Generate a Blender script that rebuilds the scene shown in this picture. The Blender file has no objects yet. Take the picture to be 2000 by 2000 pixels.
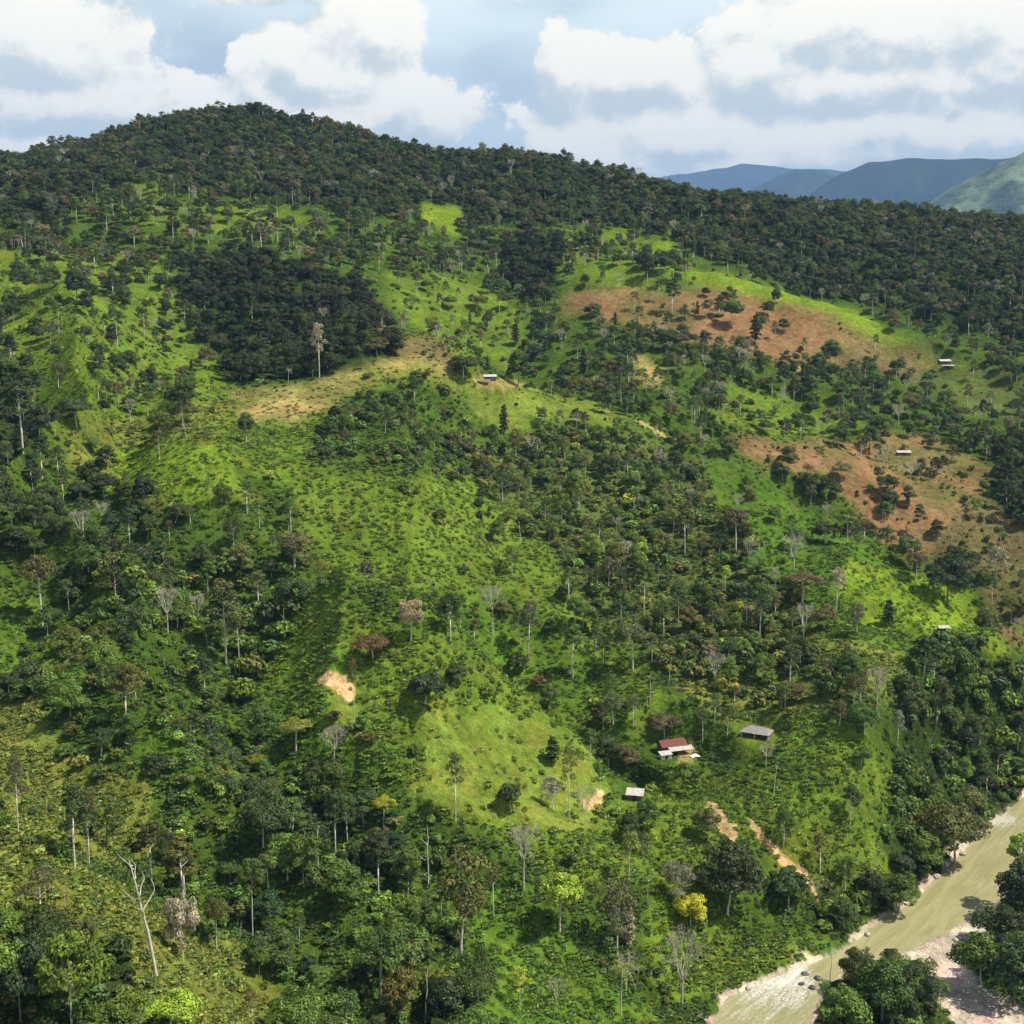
import bpy, math, random
import numpy as np

# ---------------------------------------------------------------- camera, sky, sun, exposure
sc = bpy.context.scene
COL = sc.collection
PITCH = math.radians(8.95); FPX = 2414.0; CAMH = 160.0       # picture measured on a 2000 px square
cam_data = bpy.data.cameras.new("camera"); cam = bpy.data.objects.new("camera", cam_data); COL.objects.link(cam)
cam.location = (0, 0, CAMH); cam.rotation_euler = (math.pi/2 - PITCH, 0, 0)
cam_data.sensor_width = 36.0; cam_data.lens = 18.0*FPX/1000.0
cam_data.clip_start = 1.0; cam_data.clip_end = 60000.0
sc.camera = cam

SUN_EL = math.radians(58.0); SUN_AZ = math.radians(100.0)    # azimuth measured from +Y (view) towards +X (right)
sun_data = bpy.data.lights.new("sun", 'SUN'); sun = bpy.data.objects.new("sun", sun_data); COL.objects.link(sun)
sun_data.energy = 5.0; sun_data.angle = math.radians(0.53); sun_data.color = (1.0, 0.935, 0.80)
sx, sy, sz = math.cos(SUN_EL)*math.sin(SUN_AZ), math.cos(SUN_EL)*math.cos(SUN_AZ), math.sin(SUN_EL)
from mathutils import Vector
sun.rotation_euler = Vector((-sx, -sy, -sz)).to_track_quat('-Z', 'Y').to_euler()
sun.location = (0, 0, 900)

sc.view_settings.view_transform = 'Standard'; sc.view_settings.look = 'None'
sc.view_settings.exposure = 0.54; sc.view_settings.gamma = 1.0; sc.view_settings.use_curve_mapping = False

sc.render.engine = 'CYCLES'
sc.cycles.use_denoising = True
sc.cycles.max_bounces = 5; sc.cycles.diffuse_bounces = 2; sc.cycles.glossy_bounces = 2
sc.cycles.transmission_bounces = 3; sc.cycles.volume_bounces = 0; sc.cycles.transparent_max_bounces = 8
sc.cycles.use_adaptive_sampling = True; sc.cycles.adaptive_threshold = 0.02
sc.cycles.caustics_reflective = False; sc.cycles.caustics_refractive = False

# ---------------------------------------------------------------- projection helpers (2000 px picture <-> place)
CP, SP = math.cos(PITCH), math.sin(PITCH)
def ray(px, py):
    a = (np.asarray(px, float)-1000)/FPX; b = (1000-np.asarray(py, float))/FPX
    return a, CP + b*SP, -SP + b*CP                           # x, y, z of the direction
def project(x, y, z):
    z = z-CAMH
    d = np.maximum(y*CP - z*SP, 1.0)
    return 1000 + FPX*x/d, 1000 - FPX*(y*SP + z*CP)/d, d
def azel(px, py):
    a, b, c = ray(px, py)
    return math.degrees(math.atan2(a, b)), math.degrees(math.atan2(c, math.hypot(a, b)))

# ---------------------------------------------------------------- world: clear sky with cumulus
W = bpy.data.worlds.new("World"); sc.world = W; W.use_nodes = True
nt = W.node_tree; nt.nodes.clear()
W.cycles.sampling_method = 'MANUAL'; W.cycles.sample_map_resolution = 128
class NB:                                                     # tiny node builder
    def __init__(s, tree): s.t = tree
    def n(s, kind, **kw):
        o = s.t.nodes.new(kind)
        for k, v in kw.items(): setattr(o, k, v)
        return o
    def link(s, a, b): s.t.links.new(a, b)
    def put(s, node, i, v):
        if v is None: return
        if isinstance(v, bpy.types.NodeSocket): s.link(v, node.inputs[i])
        else: node.inputs[i].default_value = v
    def math(s, op, a, b=None, c=None, clamp=False):
        o = s.n('ShaderNodeMath', operation=op, use_clamp=clamp)
        s.put(o, 0, a); s.put(o, 1, b); s.put(o, 2, c); return o.outputs[0]
    def vec(s, op, a, b=None):
        o = s.n('ShaderNodeVectorMath', operation=op); s.put(o, 0, a); s.put(o, 1, b)
        return o.outputs[1] if op in ('LENGTH', 'DOT_PRODUCT', 'DISTANCE') else o.outputs[0]
    def noise(s, v, scale, detail=4, rough=0.55, dist=0.0, col=False):
        o = s.n('ShaderNodeTexNoise'); s.put(o, 'Vector', v); s.put(o, 'Scale', scale); s.put(o, 'Detail', detail)
        s.put(o, 'Roughness', rough); s.put(o, 'Distortion', dist); return o.outputs[1 if col else 0]
    def mix(s, f, a, b, blend='MIX'):
        o = s.n('ShaderNodeMix', data_type='RGBA', blend_type=blend)
        s.put(o, 0, f); s.put(o, 6, a); s.put(o, 7, b); return o.outputs[2]
    def smooth(s, v, lo, hi, a=0.0, b=1.0):
        o = s.n('ShaderNodeMapRange', interpolation_type='SMOOTHSTEP')
        s.put(o, 0, v); s.put(o, 1, lo); s.put(o, 2, hi); s.put(o, 3, a); s.put(o, 4, b); return o.outputs[0]
    def lin(s, v, lo, hi, a=0.0, b=1.0):
        o = s.n('ShaderNodeMapRange'); s.put(o, 0, v); s.put(o, 1, lo); s.put(o, 2, hi); s.put(o, 3, a); s.put(o, 4, b); return o.outputs[0]

SKYK = 0.056; VEIL = (0.92, 1.00, 0.92, 1); CLOUD_LOW = (0.64, 0.66, 0.58, 1); CLOUD_HIGH = (1.12, 1.02, 0.80, 1)
# cumulus heaps seen from the valley: centre x, y and half width, half height on the 2000 px picture
HEAPS = [(60, 90, 170, 85), (-150, 120, 230, 150), (110, 195, 190, 34), (40, 290, 230, 26),
         (650, 140, 120, 85), (735, 50, 75, 75), (560, 95, 55, 50), (770, 195, 100, 65), (515, 160, 58, 60), (430, 190, 95, 36), (640, 225, 270, 60), (700, 150, 120, 110), (450, 240, 160, 40),
         (895, 238, 18, 20),
         (1120, 125, 65, 70), (1270, 145, 120, 48),
         (1490, 120, 110, 75), (1590, 50, 80, 40), (1780, 60, 200, 105), (2010, 60, 200, 125), (1700, 165, 320, 36),
         (1150, 290, 110, 60), (1360, 262, 170, 75), (1580, 280, 220, 62), (1800, 255, 200, 66), (2010, 250, 200, 75), (1500, 320, 430, 40)]
AWAY = (9.0, 2.0, 4.0)
def cloud_group(name, octaves):
    grp = bpy.data.node_groups.new(name, 'ShaderNodeTree')
    grp.interface.new_socket("dir", in_out='INPUT', socket_type='NodeSocketVector')
    grp.interface.new_socket("density", in_out='OUTPUT', socket_type='NodeSocketFloat')
    g = NB(grp); gi = g.n('NodeGroupInput'); go = g.n('NodeGroupOutput'); d0 = gi.outputs[0]
    wn = g.noise(d0, 11.0, 2, 0.6, col=True)
    d1 = g.vec('ADD', d0, g.vec('MULTIPLY', g.vec('SUBTRACT', wn, (0.5, 0.5, 0.5)), (0.05, 0.05, 0.035)))
    sep = g.n('ShaderNodeSeparateXYZ'); g.link(d1, sep.inputs[0]); X, Y, Z = sep.outputs
    cmb = g.n('ShaderNodeCombineXYZ'); g.link(g.math('ARCTAN2', X, Y), cmb.inputs[0]); g.link(g.math('ARCSINE', Z), cmb.inputs[1])
    field = None
    for (hx, hy, rx, ry) in HEAPS:
        u0, v0 = azel(hx, hy)
        mp = g.n('ShaderNodeMapping', vector_type='TEXTURE'); g.link(cmb.outputs[0], mp.inputs[0])
        mp.inputs[1].default_value = (math.radians(u0), math.radians(v0), 0); mp.inputs[3].default_value = (2.5*rx/FPX, 2.4*ry/FPX, 1)
        gr = g.n('ShaderNodeTexGradient', gradient_type='SPHERICAL'); g.link(mp.outputs[0], gr.inputs[0])
        field = gr.outputs[1] if field is None else g.math('SMOOTH_MAX', field, gr.outputs[1], 0.12)
    field = g.math('SUBTRACT', g.math('MULTIPLY', field, 2.0), 0.84)
    # the same kind of heaps go on all round the sky, thinning overhead
    sz_ = g.n('ShaderNodeSeparateXYZ'); g.link(d0, sz_.inputs[0])
    away = g.math('SUBTRACT', g.math('MULTIPLY', g.noise(g.vec('ADD', g.vec('MULTIPLY', d0, (1, 1, 2.2)), AWAY), 3.4, 2, 0.5), 5.0), g.lin(sz_.outputs[2], 0.0, 0.6, 2.75, 3.3))
    field = g.math('MAXIMUM', field, away)
    q1 = g.vec('MULTIPLY', d0, (1, 1, 1.15))
    def billow(sc_, oc, ro): return g.math('ABSOLUTE', g.math('SUBTRACT', g.math('MULTIPLY', g.noise(q1, sc_, oc, ro), 2.0), 1.0))
    b1 = billow(13.0, 1, 0.5); b2 = g.noise(q1, 30.0, octaves, 0.66)
    shape_ = g.math('SUBTRACT', g.math('MULTIPLY', g.math('SUBTRACT', b2, 0.5), 1.6), g.math('MULTIPLY', g.math('SUBTRACT', 0.30, b1), 0.45))
    g.link(g.math('ADD', field, shape_), go.inputs[0])
    return grp
w = NB(nt)
tc = w.n('ShaderNodeTexCoord'); D = tc.outputs['Generated']
def dens(v, grp):
    o = w.n('ShaderNodeGroup'); o.node_tree = grp; w.link(v, o.inputs[0]); return o.outputs[0]
c0 = dens(D, cloud_group("cloud_density", 5))
c1 = dens(w.vec('ADD', D, (0.008, 0.0, 0.020)), cloud_group("cloud_density_above", 5))
alpha = w.smooth(c0, -0.02, 0.20)
lit = w.smooth(w.math('SUBTRACT', c0, c1), -0.42, 0.34)
ccol = w.mix(lit, CLOUD_LOW, CLOUD_HIGH)
sky = w.n('ShaderNodeTexSky', sky_type='NISHITA'); sky.sun_disc = False
sky.sun_elevation = SUN_EL; sky.sun_rotation = SUN_AZ; sky.altitude = 600; sky.air_density = 1.0; sky.dust_density = 1.0; sky.ozone_density = 1.3
dz = w.n('ShaderNodeSeparateXYZ'); w.link(D, dz.inputs[0])
veil = w.noise(w.vec('MULTIPLY', D, (1, 1, 3)), 5.0, 3, 0.5)
vf = w.math('MULTIPLY', w.smooth(veil, 0.30, 0.70, 0.42, 0.85), w.smooth(dz.outputs[2], 0.25, 0.7, 1.0, 0.1))
base = w.mix(1.0, sky.outputs[0], (SKYK, SKYK, SKYK, 1), 'MULTIPLY')
base = w.mix(vf, base, VEIL)
colr = w.mix(alpha, base, ccol)
bg = w.n('ShaderNodeBackground'); w.link(colr, bg.inputs[0]); bg.inputs[1].default_value = 1.0
wo = w.n('ShaderNodeOutputWorld'); w.link(bg.outputs[0], wo.inputs[0])

# ---------------------------------------------------------------- small numeric helpers
rng = np.random.default_rng(11)
random.seed(11)
def vnoise(x, y, seed=0):
    xi = np.floor(x); yi = np.floor(y); fx = x-xi; fy = y-yi
    def h(a, b):
        v = np.sin(a*127.1 + b*311.7 + seed*74.7)*43758.5453
        return v - np.floor(v)
    ux = fx*fx*fx*(fx*(fx*6-15)+10); uy = fy*fy*fy*(fy*(fy*6-15)+10)
    return (h(xi, yi)*(1-ux)+h(xi+1, yi)*ux)*(1-uy) + (h(xi, yi+1)*(1-ux)+h(xi+1, yi+1)*ux)*uy
def fbm(x, y, oct=4, seed=0):
    s = 0; a = 0.5; tot = 0
    for i in range(oct):
        s = s + a*vnoise(x*2**i + 17.3*i, y*2**i - 9.1*i, seed+i); tot += a; a *= 0.5
    return s/tot - 0.5
def inpoly(px, py, poly):
    r = np.zeros(np.shape(px), bool); n = len(poly); j = n-1
    for i in range(n):
        xi, yi = poly[i]; xj, yj = poly[j]
        if yi != yj:
            r ^= ((yi > py) != (yj > py)) & (px < (xj-xi)*(py-yi)/(yj-yi)+xi)
        j = i
    return r
def segdist(x, y, pts, closed=True):
    d = np.full(np.shape(x), 1e9); n = len(pts)
    for i in range(n if closed else n-1):
        ax, ay = pts[i]; bx, by = pts[(i+1) % n]
        vx, vy = bx-ax, by-ay; L = vx*vx+vy*vy+1e-9
        t = np.clip(((x-ax)*vx+(y-ay)*vy)/L, 0, 1)
        d = np.minimum(d, np.hypot(x-ax-t*vx, y-ay-t*vy))
    return d
def sstep(v, lo, hi):
    t = np.clip((v-lo)/(hi-lo), 0, 1); return t*t*(3-2*t)
K = 2000/1932.0
def P(*pts): return [(a*K, b*K) for a, b in pts]

# ---------------------------------------------------------------- the lie of the land: survey points, spline between them
SURV = []                                                     # picture x, picture y, distance on plan
def col_pts(px, rows):
    for py, R in rows: SURV.append((px, py, R))
for px in (-500, -150):
    col_pts(px, [(2000, 185), (1800, 215), (1600, 262), (1400, 330), (1200, 405), (1000, 490), (800, 615), (600, 800), (400, 1085), (340, 1280)])
col_pts(200, [(2000, 188), (1850, 212), (1700, 240), (1600, 265), (1500, 296), (1400, 338), (1300, 372), (1200, 408), (1100, 450), (1000, 495), (900, 550), (800, 620), (700, 700), (600, 800), (500, 920), (400, 1080), (303, 1330)])
col_pts(430, [(2000, 205), (1850, 235), (1720, 270), (1600, 292), (1500, 318), (1400, 345), (1300, 370), (1200, 402), (1000, 498), (850, 590), (760, 665), (600, 850), (400, 1100), (232, 1450)])
col_pts(620, [(2000, 222), (1850, 248), (1720, 274), (1600, 298), (1500, 322), (1400, 345), (1300, 366), (1000, 500), (900, 560), (800, 625), (600, 880), (500, 990), (400, 1110), (310, 1290), (258, 1430)])
col_pts(1000, [(2000, 240), (1850, 270), (1720, 292), (1600, 313), (1500, 331), (1400, 349), (1200, 458), (1100, 492), (1000, 532), (900, 592), (820, 652), (600, 905), (500, 1025), (400, 1160), (322, 1360)])
col_pts(1250, [(2000, 252), (1850, 280), (1720, 301), (1600, 321), (1500, 338), (1400, 375), (1300, 410), (1200, 446), (1100, 486), (1000, 534), (900, 600), (800, 690), (700, 800), (600, 900), (500, 1010), (430, 1160), (370, 1380)])
col_pts(1500, [(1800, 299), (1700, 314), (1600, 330), (1500, 348), (1425, 366), (1300, 404), (1200, 440), (1100, 482), (1000, 532), (850, 705), (800, 755), (700, 850), (600, 950), (520, 1085), (460, 1200), (408, 1390)])
col_pts(1800, [(1700, 333), (1600, 350), (1500, 372), (1400, 398), (1300, 434), (1200, 480), (1000, 705), (900, 765), (800, 845), (700, 935), (600, 1050), (500, 1220), (430, 1400)])
for px in (2050, 2450):
    col_pts(px, [(1500, 392), (1400, 420), (1300, 455), (1240, 486), (1000, 735), (900, 800), (800, 880), (700, 970), (600, 1090), (510, 1260), (460, 1420)])
# spur crests (and the ground falling away behind each)
def crest(pts, back, drop):
    for px, py, R in pts:
        SURV.append((px, py, R))
        a, b, c = ray(px, py); h = math.hypot(a, b); z = CAMH + R*c/h - drop
        for f_, g_ in ((0.30, 0.26), (1.0, 1.0)):
            Rb = R+back*f_; HID.append((Rb*a/h, Rb*b/h, z+drop*(1-g_)))
HID = []
crest([(560, 1165, 398), (700, 1200, 382), (830, 1255, 371), (950, 1310, 361), (1120, 1390, 351), (1250, 1485, 338)], 34, 24)
crest([(1500, 955, 560), (1620, 1040, 545), (1780, 1122, 523), (1950, 1235, 492)], 48, 38)
crest([(470, 775, 655), (600, 742, 690), (720, 705, 712), (880, 728, 735), (1000, 755, 742)], 45, 10)
crest([(1300, 520, 985), (1450, 560, 985), (1650, 610, 985), (1800, 668, 962)], 45, 2)
for px, py, R in SURV:
    a, b, c = ray(px, py); h = math.hypot(a, b); HID.append((R*a/h, R*b/h, CAMH + R*c/h))
for px, py in ((1420, 1955), (1520, 1915), (1660, 1840), (1800, 1755), (1900, 1660), (1990, 1570), (1600, 2000), (1750, 1920), (1850, 1900), (1950, 1790), (1950, 1950), (2100, 1850), (2300, 1700), (2300, 1950), (1400, 2150), (1800, 2200), (2150, 1480)):
    a, b, c = ray(px, py); s = (CAMH-1.5)/-c; HID.append((s*a, s*b, 1.5))
for th in range(-40, 41, 10):                                 # beyond the ridge, and below the picture
    t = math.radians(th)
    HID.append((1750*math.sin(t), 1750*math.cos(t), 215)); HID.append((2200*math.sin(t), 2200*math.cos(t), 120))
    HID.append((90*math.sin(t), 90*math.cos(t), 28-th*0.5))
CTL = np.array(HID)
def tps_kernel(r2): return np.where(r2 > 1e-9, r2*np.log(r2+1e-9), 0.0)
S_ = 0.001
cx, cy = CTL[:, 0]*S_, CTL[:, 1]*S_
n_ = len(CTL)
A_ = np.zeros((n_+3, n_+3))
A_[:n_, :n_] = tps_kernel((cx[:, None]-cx)**2+(cy[:, None]-cy)**2) + np.eye(n_)*2e-5
A_[:n_, n_] = 1; A_[:n_, n_+1] = cx; A_[:n_, n_+2] = cy; A_[n_:, :n_] = A_[:n_, n_:].T
TW = np.linalg.solve(A_, np.concatenate([CTL[:, 2], [0, 0, 0]]))
def tps(x, y):
    x = np.asarray(x, float); shp = x.shape; xf = x.ravel()*S_; yf = np.asarray(y, float).ravel()*S_
    out = np.empty(xf.size)
    for i in range(0, xf.size, 40000):
        a = xf[i:i+40000, None]; b = yf[i:i+40000, None]
        out[i:i+40000] = tps_kernel((a-cx)**2+(b-cy)**2) @ TW[:n_] + TW[n_] + TW[n_+1]*a[:, 0] + TW[n_+2]*b[:, 0]
    return out.reshape(shp)

# river (outline taken on the water level z = 0) and its gravel bar
def on_water(pts, z=0.0):
    r = []
    for px, py in pts:
        a, b, c = ray(px, py); s = (CAMH-z)/-c; r.append((float(s*a), float(s*b)))
    return r
RIVER = on_water([(1230, 2300), (1385, 2010), (1415, 1950), (1470, 1925), (1530, 1900), (1590, 1880), (1640, 1858), (1680, 1830), (1720, 1795), (1790, 1758), (1815, 1725), (1870, 1672), (1930, 1612), (2000, 1555), (2120, 1480), (2300, 1400),
                  (2420, 1430), (2250, 1540), (2090, 1650), (2010, 1705), (1975, 1735), (1930, 1778), (1880, 1806), (1800, 1848), (1730, 1878), (1690, 1895), (1640, 1905), (1605, 1940), (1590, 1980), (1570, 2040), (1500, 2300)])
BAR = on_water([(1690, 1893), (1800, 1845), (1880, 1803), (1940, 1770), (1960, 1790), (1915, 1835), (1890, 1855), (1885, 1890), (1920, 1930), (1990, 1975), (2060, 2060), (1900, 2060), (1840, 1960), (1800, 1890), (1740, 1885)])
def folds(x, y):                                              # spurs and gullies running down to the river
    c = (x*.62+y*.78); a = (x*.78-y*.62); k = np.clip(np.hypot(x, y)/600, .55, 1.5)
    n1 = vnoise(c/(85*k)+fbm(x/120, y/120, 2, 15)*1.4, a/(330*k), 12); n2 = vnoise(c/(38*k)+fbm(x/60, y/60, 2, 16)*1.2, a/(150*k), 14)
    return (1-2*np.abs(2*n1-1)) * .62 + (1-2*np.abs(2*n2-1))*.30
PADS = []
def height(x, y):
    x = np.asarray(x, float); y = np.asarray(y, float)
    r = np.hypot(x, y); th = np.arctan2(x, y); tcl = np.clip(th, -math.radians(38), math.radians(38))
    rc = np.clip(r, 60, 2150)
    xc, yc = rc*np.sin(tcl), rc*np.cos(tcl)
    z = tps(xc, yc)
    far = sstep(r, 1900, 2600); z = z*(1-far) + far*(70 + 60*fbm(x/900, y/900, 3, 5))
    k = np.clip(r/500, 0.35, 2.0)
    z = z + fbm(x/95, y/95, 4, 1)*9*k + fbm(x/24, y/24, 3, 2)*2.6*np.clip(k, 0.5, 1.2)
    z = z + folds(x, y)*np.clip(r/420, .5, 1.12)*(20-5*sstep(r, 600, 900))*sstep(z, 4, 42)*sstep(r, 1420, 1050)
    near = (y > 120) & (y < 620) & (x > -40)
    if near.any():
        xn, yn, zn = x[near], y[near], z[near]
        d = segdist(xn, yn, RIVER); d = np.where(inpoly(xn, yn, RIVER), -d, d)
        zo = 0.3 + sstep(d, 0, 30)*(np.maximum(zn, 1.2)-0.3) + np.clip(d, 0, 4)*0.28
        db = segdist(xn, yn, BAR); db = np.where(inpoly(xn, yn, BAR), -db, db)
        kb = sstep(db, 6, -1); zo = zo*(1-kb) + kb*(0.35 + 0.35*fbm(xn/7, yn/7, 3, 8) + 0.1)
        z[near] = np.where(d < 0, -np.clip(-d, 0, 5)*0.35, zo)
    for (x0, y0, z0, r0) in PADS:                             # levelled yards cut into the slope
        k_ = sstep(np.hypot(x-x0, y-y0), r0*2.0, r0); z = z*(1-k_) + z0*k_
    return z
def hz(x, y): return float(height(np.array([x]), np.array([y]))[0])
def ground_at(px, py, rmin=150, rmax=1700):
    a, b, c = (float(v) for v in ray(px, py)); h = math.hypot(a, b)
    R = np.geomspace(rmin, rmax, 900); zz = CAMH + R*c/h; g = height(R*a/h, R*b/h)
    hit = np.nonzero(zz <= g)[0]
    i = hit[0] if len(hit) else int(np.argmin(zz-g))
    if i > 0 and len(hit):
        t = (zz[i-1]-g[i-1])/max((zz[i-1]-g[i-1])-(zz[i]-g[i]), 1e-6); Rr = R[i-1]+(R[i]-R[i-1])*t
    else: Rr = R[i]
    x, y = Rr*a/h, Rr*b/h
    return x, y, hz(x, y)

YARD_AT = dict(house=(1312, 1470, 8.5), shed=(1478, 1438, 6.0), tool=(1240, 1560, 3.6), knoll=(957, 744, 7.0), east=(1844, 712, 8.0), orange=(1764, 889, 6.0), pasture=(1842, 1232, 4.0))
_pads = {k_: (*ground_at(v_[0], v_[1]), v_[2]) for k_, v_ in YARD_AT.items()}
PADS.extend(_pads.values())
# ---------------------------------------------------------------- naming
def tag(o, label=None, cat=None, group=None, kind=None):
    if label: o["label"] = label
    if cat: o["category"] = cat
    if group: o["group"] = group
    if kind: o["kind"] = kind
    return o
def new_obj(name, mesh, parent=None):
    o = bpy.data.objects.new(name, mesh); COL.objects.link(o)
    if parent: o.parent = parent
    return o
def np_mesh(name, verts, faces, mats=(), mat_idx=None, smooth=False):
    """verts (n,3), faces list of arrays (k,3) or (k,4)"""
    me = bpy.data.meshes.new(name); verts = np.asarray(verts, np.float32)
    if isinstance(faces, np.ndarray): faces = [faces]
    faces = [np.asarray(f, np.int32) for f in faces if len(f)]
    nl = sum(f.size for f in faces); npoly = sum(len(f) for f in faces)
    me.vertices.add(len(verts)); me.vertices.foreach_set("co", verts.ravel())
    me.loops.add(nl); me.loops.foreach_set("vertex_index", np.concatenate([f.ravel() for f in faces]))
    me.polygons.add(npoly)
    tot = np.concatenate([np.full(len(f), f.shape[1], np.int32) for f in faces])
    st = np.concatenate([[0], np.cumsum(tot)[:-1]]).astype(np.int32)
    me.polygons.foreach_set("loop_start", st)
    if mat_idx is not None: me.polygons.foreach_set("material_index", np.asarray(mat_idx, np.int32))
    me.polygons.foreach_set("use_smooth", np.full(npoly, smooth, bool))
    for m in mats: me.materials.append(m)
    me.update(calc_edges=True); me.validate()
    return me

# ---------------------------------------------------------------- materials
def material(name):
    m = bpy.data.materials.new(name); m.use_nodes = True; t = m.node_tree; t.nodes.clear()
    b = NB(t); out = b.n('ShaderNodeOutputMaterial'); return m, b, out
def hsv_var(b, col, fac_v, lo, hi):
    k = b.lin(fac_v, 0.25, 0.75, lo, hi)
    return b.mix(1.0, col, b.n('ShaderNodeCombineColor').outputs[0] if False else _grey(b, k), 'MULTIPLY')
def _grey(b, v):
    c = b.n('ShaderNodeCombineColor'); [b.link(v, c.inputs[i]) for i in range(3)]; return c.outputs[0]

def leaf_material():
    m, b, out = material("leaf")
    a = b.n('ShaderNodeAttribute', attribute_type='INSTANCER', attribute_name='tint')
    lv = b.n('ShaderNodeAttribute', attribute_type='GEOMETRY', attribute_name='lv')
    geo = b.n('ShaderNodeNewGeometry')
    big = b.noise(geo.outputs['Position'], 0.45, 1, 0.6)
    k = b.math('MULTIPLY', b.lin(lv.outputs['Fac'], 0, 1, 0.58, 1.5), b.lin(big, 0.3, 0.7, 0.72, 1.3))
    c = b.mix(1.0, a.outputs['Color'], _grey(b, k), 'MULTIPLY')
    warm = b.mix(b.smooth(lv.outputs['Fac'], 0.75, 1.0, 0, 0.35), c, b.mix(1.0, c, (1.7, 1.25, 0.7, 1), 'MULTIPLY'))
    dif = b.n('ShaderNodeBsdfDiffuse'); b.link(warm, dif.inputs[0])
    tr = b.n('ShaderNodeBsdfTranslucent'); b.link(b.mix(1.0, warm, (1.15, 1.3, 0.6, 1), 'MULTIPLY'), tr.inputs[0])
    gl = b.n('ShaderNodeBsdfGlossy'); gl.inputs['Roughness'].default_value = 0.5; gl.inputs[0].default_value = (0.9, 0.95, 0.9, 1)
    m1 = b.n('ShaderNodeMixShader'); m1.inputs[0].default_value = 0.20; b.link(dif.outputs[0], m1.inputs[1]); b.link(tr.outputs[0], m1.inputs[2])
    m2 = b.n('ShaderNodeMixShader'); m2.inputs[0].default_value = 0.025; b.link(m1.outputs[0], m2.inputs[1]); b.link(gl.outputs[0], m2.inputs[2])
    b.link(m2.outputs[0], out.inputs[0]); return m
def bark_material(name, c0, c1, scale=3.0):
    m, b, out = material(name)
    tcx = b.n('ShaderNodeTexCoord'); v = b.vec('MULTIPLY', tcx.outputs['Object'], (1, 1, 0.35))
    nz = b.noise(v, scale, 4, 0.65)
    c = b.mix(b.smooth(nz, 0.35, 0.68), c0, c1)
    d = b.n('ShaderNodeBsdfDiffuse'); b.link(c, d.inputs[0]); b.link(d.outputs[0], out.inputs[0]); return m
M_LEAF = leaf_material()
M_BARK = bark_material("pale_bark", (0.62, 0.58, 0.50, 1), (0.36, 0.33, 0.26, 1))
M_DARKBARK = bark_material("dark_bark", (0.20, 0.17, 0.13, 1), (0.10, 0.085, 0.065, 1))
M_TWIG = bark_material("bare_twig", (0.56, 0.50, 0.42, 1), (0.42, 0.36, 0.29, 1))

def ground_material():
    m, b, out = material("ground_cover")
    a = b.n('ShaderNodeAttribute', attribute_type='GEOMETRY', attribute_name='gcol')
    soil = b.n('ShaderNodeAttribute', attribute_type='GEOMETRY', attribute_name='soil')
    geo = b.n('ShaderNodeNewGeometry'); p = geo.outputs['Position']
    n1 = b.noise(p, 0.045, 3, 0.62); n2 = b.noise(p, 0.33, 3, 0.65); n3 = b.noise(p, 1.7, 1, 0.7)
    k = b.math('MULTIPLY', b.lin(n1, 0.3, 0.7, 0.72, 1.28), b.math('MULTIPLY', b.lin(n2, 0.28, 0.72, 0.62, 1.38), b.lin(n3, 0.25, 0.75, 0.75, 1.25)))
    k = b.math('ADD', 0.0, k)
    c = b.mix(1.0, a.outputs['Color'], _grey(b, k), 'MULTIPLY')
    hue = b.noise(b.vec('ADD', p, (311, 77, 0)), 0.09, 2, 0.6)
    c = b.mix(b.smooth(hue, 0.48, 0.70, 0, 0.75), c, b.mix(1.0, c, (1.30, 0.98, 1.15, 1), 'MULTIPLY'))
    c = b.mix(b.smooth(hue, 0.28, 0.44, 0.5, 0.0), c, b.mix(1.0, c, (0.6, 0.92, 0.9, 1), 'MULTIPLY'))
    dif = b.n('ShaderNodeBsdfDiffuse'); b.link(c, dif.inputs[0])
    bmp = b.n('ShaderNodeBump'); bmp.inputs['Strength'].default_value = 0.9; bmp.inputs['Distance'].default_value = 0.55
    hgt = b.math('ADD', b.math('MULTIPLY', b.noise(p, 0.9, 2, 0.7), 1.6), b.math('MULTIPLY', n2, 1.5))
    b.link(hgt, bmp.inputs['Height']); b.link(bmp.outputs[0], dif.inputs['Normal'])
    b.link(dif.outputs[0], out.inputs[0]); return m
M_GROUND = ground_material()

# ---------------------------------------------------------------- what covers the land, drawn on the surveyed picture
# ground colours (albedo)
GC = dict(pasture=(.102, .158, .018), lush=(.078, .144, .016), mid=(.056, .100, .014), yellow=(.132, .160, .028), straw=(.29, .245, .080), orange=(.215, .132, .060),
          scar=(.50, .33, .16), dark=(.032, .056, .012), olive=(.084, .112, .026), field=(.145, .195, .028), brown=(.135, .112, .045), sand=(.52, .425, .33), lime=(.140, .215, .018))
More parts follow.
